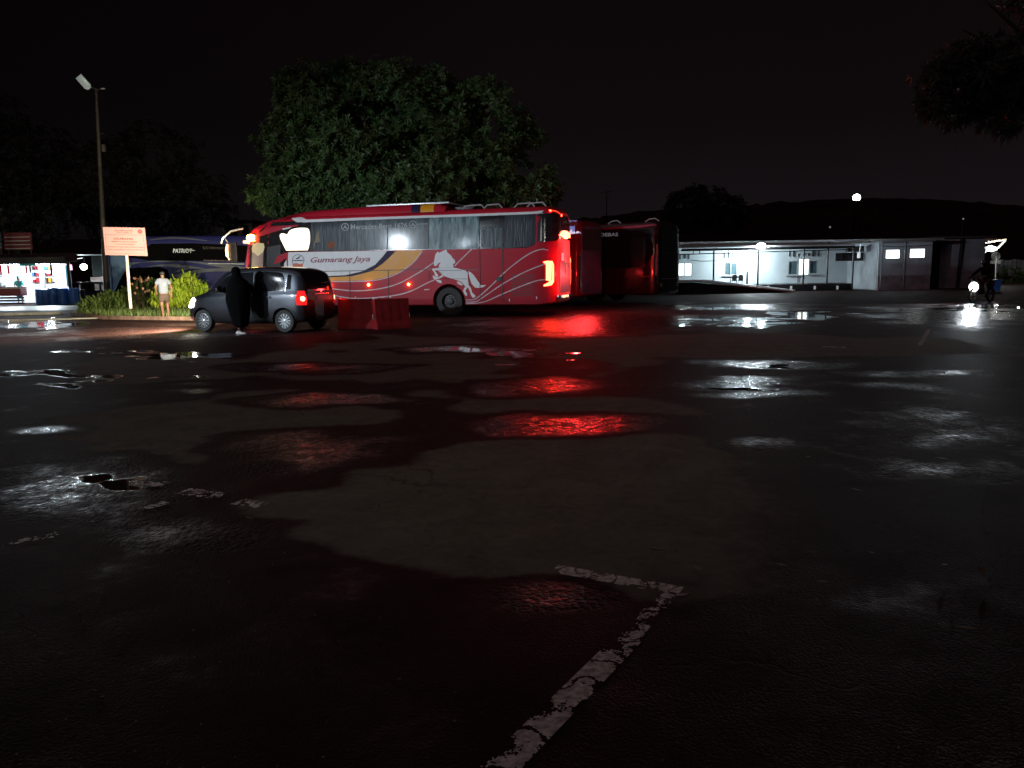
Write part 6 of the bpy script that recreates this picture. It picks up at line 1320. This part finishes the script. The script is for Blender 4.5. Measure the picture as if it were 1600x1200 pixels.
b = MB(); b.loft([[Vector((x, y, z)) for y, z in ((-.11, zz), (-.12, zz + .06), (.12, zz + .06), (.11, zz))] for x, zz in ((-.75, .80), (-.4, .77), (-.05, .76))]); b.build('seat', M['black'], MC, bevel=.01)
b = MB(); b.tube([(.62, .06, .29), (.45, .06, .95)], .022, 6); b.tube([(.62, -.06, .29), (.45, -.06, .95)], .022, 6); b.build('fork', M['steel'], MC)
b = MB(); b.tube([(.30, .32, 1.02), (.42, .12, 1.0), (.42, -.12, 1.0), (.30, -.32, 1.02)], .016, 6); b.build('handlebar', M['black'], MC)
b = MB(); b.lathe([(.15, .56), (.175, .60), (.11, .65), (.001, .67)], axis='X', n=20, c=(0, 0, .62)); b.build('headlamp', glow('bike_headlamp_glow', (.95, 1.0, 1.0), 16.0), MC)
lamp('headlamp_beam', 'SPOT', (.74, 0, .64), 800, (.86, .95, 1.0), .06, MC, 110, .8, (6, .3, .1))
RD = empty('person', (mcp.x, mcp.y, -.04), MA - R(90), 'rider in dark clothes and helmet on the motorcycle behind its glaring headlamp', 'person')
J = dict(pelvis=(0, -.25, .90), waist=(0, -.23, 1.05), chest=(0, -.15, 1.24), neckb=(0, -.10, 1.37), neck=(0, -.08, 1.42), face=(0, 1, 0),
         shl=(.17, -.10, 1.33), ell=(.27, .08, 1.15), wrl=(.30, .26, 1.04), shr=(-.17, -.10, 1.33), elr=(-.27, .08, 1.15), wrr=(-.30, .26, 1.04),
         hipl=(.10, -.22, .87), knl=(.20, .16, .72), anl=(.18, -.02, .34), footl=(0, 1, 0), hipr=(-.10, -.22, .87), knr=(-.20, .16, .72), anr=(-.18, -.02, .34), footr=(0, 1, 0))
body(RD, J, m=M['robe'])
skin('jacket', [(0, -.25, .92), (0, -.22, 1.06), (0, -.14, 1.26), (.16, -.10, 1.33), (.27, .08, 1.15), (.30, .22, 1.06), (-.16, -.10, 1.33), (-.27, .08, 1.15), (-.30, .22, 1.06)], [(0, 1), (1, 2), (2, 3), (3, 4), (4, 5), (2, 6), (6, 7), (7, 8)], [(.15, .12), (.15, .11), (.17, .12), .075, .055, .045, .075, .055, .045], M['robe'], RD, 0)
skin('trousers', [(0, -.25, .90), (.10, -.20, .86), (.20, .16, .72), (.18, 0, .40), (-.10, -.20, .86), (-.20, .16, .72), (-.18, 0, .40)], [(0, 1), (1, 2), (2, 3), (0, 4), (4, 5), (5, 6)], [(.16, .12), .10, .075, .055, .10, .075, .055], M['shorts'], RD, 0)
skin('helmet', [(0, -.07, 1.49), (0, -.07, 1.58), (0, -.08, 1.66)], [(0, 1), (1, 2)], [(.10, .11), (.125, .14), (.09, .10)], M['blackgloss'], RD, 0)

# ------------------------------------------------------------------ yard floodlights left of the frame, one added behind the viewer
def flood(px_w, Y, Hz, E, tgt, label, col=(.86, .94, 1.0), cone=110):
    r = empty('floodlight', (px_w, Y, 0), 0, label, 'floodlight'); b = MB(); b.tube([(0, 0, 0), (0, 0, Hz + .2)], [.10, .06], 10); b.build('pole', M['pole'], r)
    hp = Vector((0, 0, Hz)); d = (Vector(tgt) - (Vector((px_w, Y, 0)) + hp)).normalized(); s = d.cross(Vector((0, 0, 1))).normalized(); u = s.cross(d)
    c = hp + d * .25; b = MB(); b.loft([[c + s * a * .32 + u * e * .14 + d * t for a, e in ((-1, -1), (1, -1), (1, 1), (-1, 1))] for t in (-.12, 0)]); b.build('lamp_head', M['black'], r)
    c2 = c + d * .02; b = MB(); b.loft([[c2 + s * a * .30 + u * e * .12 + d * t for a, e in ((-1, -1), (1, -1), (1, 1), (-1, 1))] for t in (0, .01)]); b.build('lamp_glass', glow('floodlight_glow', col, 60.0), r, smooth=False)
    lamp('flood_beam', 'SPOT', c + d * .12, E, col, .14, r, cone, .8, c + d * 5)
def mirror_spot(P, n, Yt):
    P, n = Vector(P), Vector(n).normalized(); dv = P - Vector((0, 0, CAMH)); r = dv - 2 * dv.dot(n) * n; return P + r * ((Yt - P.y) / r.y)
ws_, wz_ = S(622, 366); Pw = b0 + fwd * ws_ + near * 1.22 + Vector((0, 0, wz_)); L1 = mirror_spot(Pw, near + Vector((0, 0, .03)), 7.0)
print('LAMP1', L1)
flood(L1.x, L1.y, L1.z, 10500, (-4.5, 28.5, 2.4), 'yard floodlight on a pole left of the lot, aimed at the buses', (.78, .89, 1.0), 46)
flood(L1.x + .8, L1.y + 3.5, 6.5, 2700, (-17, 36, 3.2), 'second yard floodlight left of the lot, lighting the tree and the notice board', (.98, 1.0, .80), 52)
flood(-17.9, 4.6, 5.6, 1100, (-6, 20, 1.0), 'third yard floodlight left of the lot, turned to the car', (.74, .87, 1.0), 50)
flood(-3.5, -6.0, 6.5, 800, (1.0, 17.0, 0.0), 'added unseen floodlight behind the viewer, filling the parking bay with light', (1.0, .93, .80), 46)  # added lamp, fills the foreground and the far buses
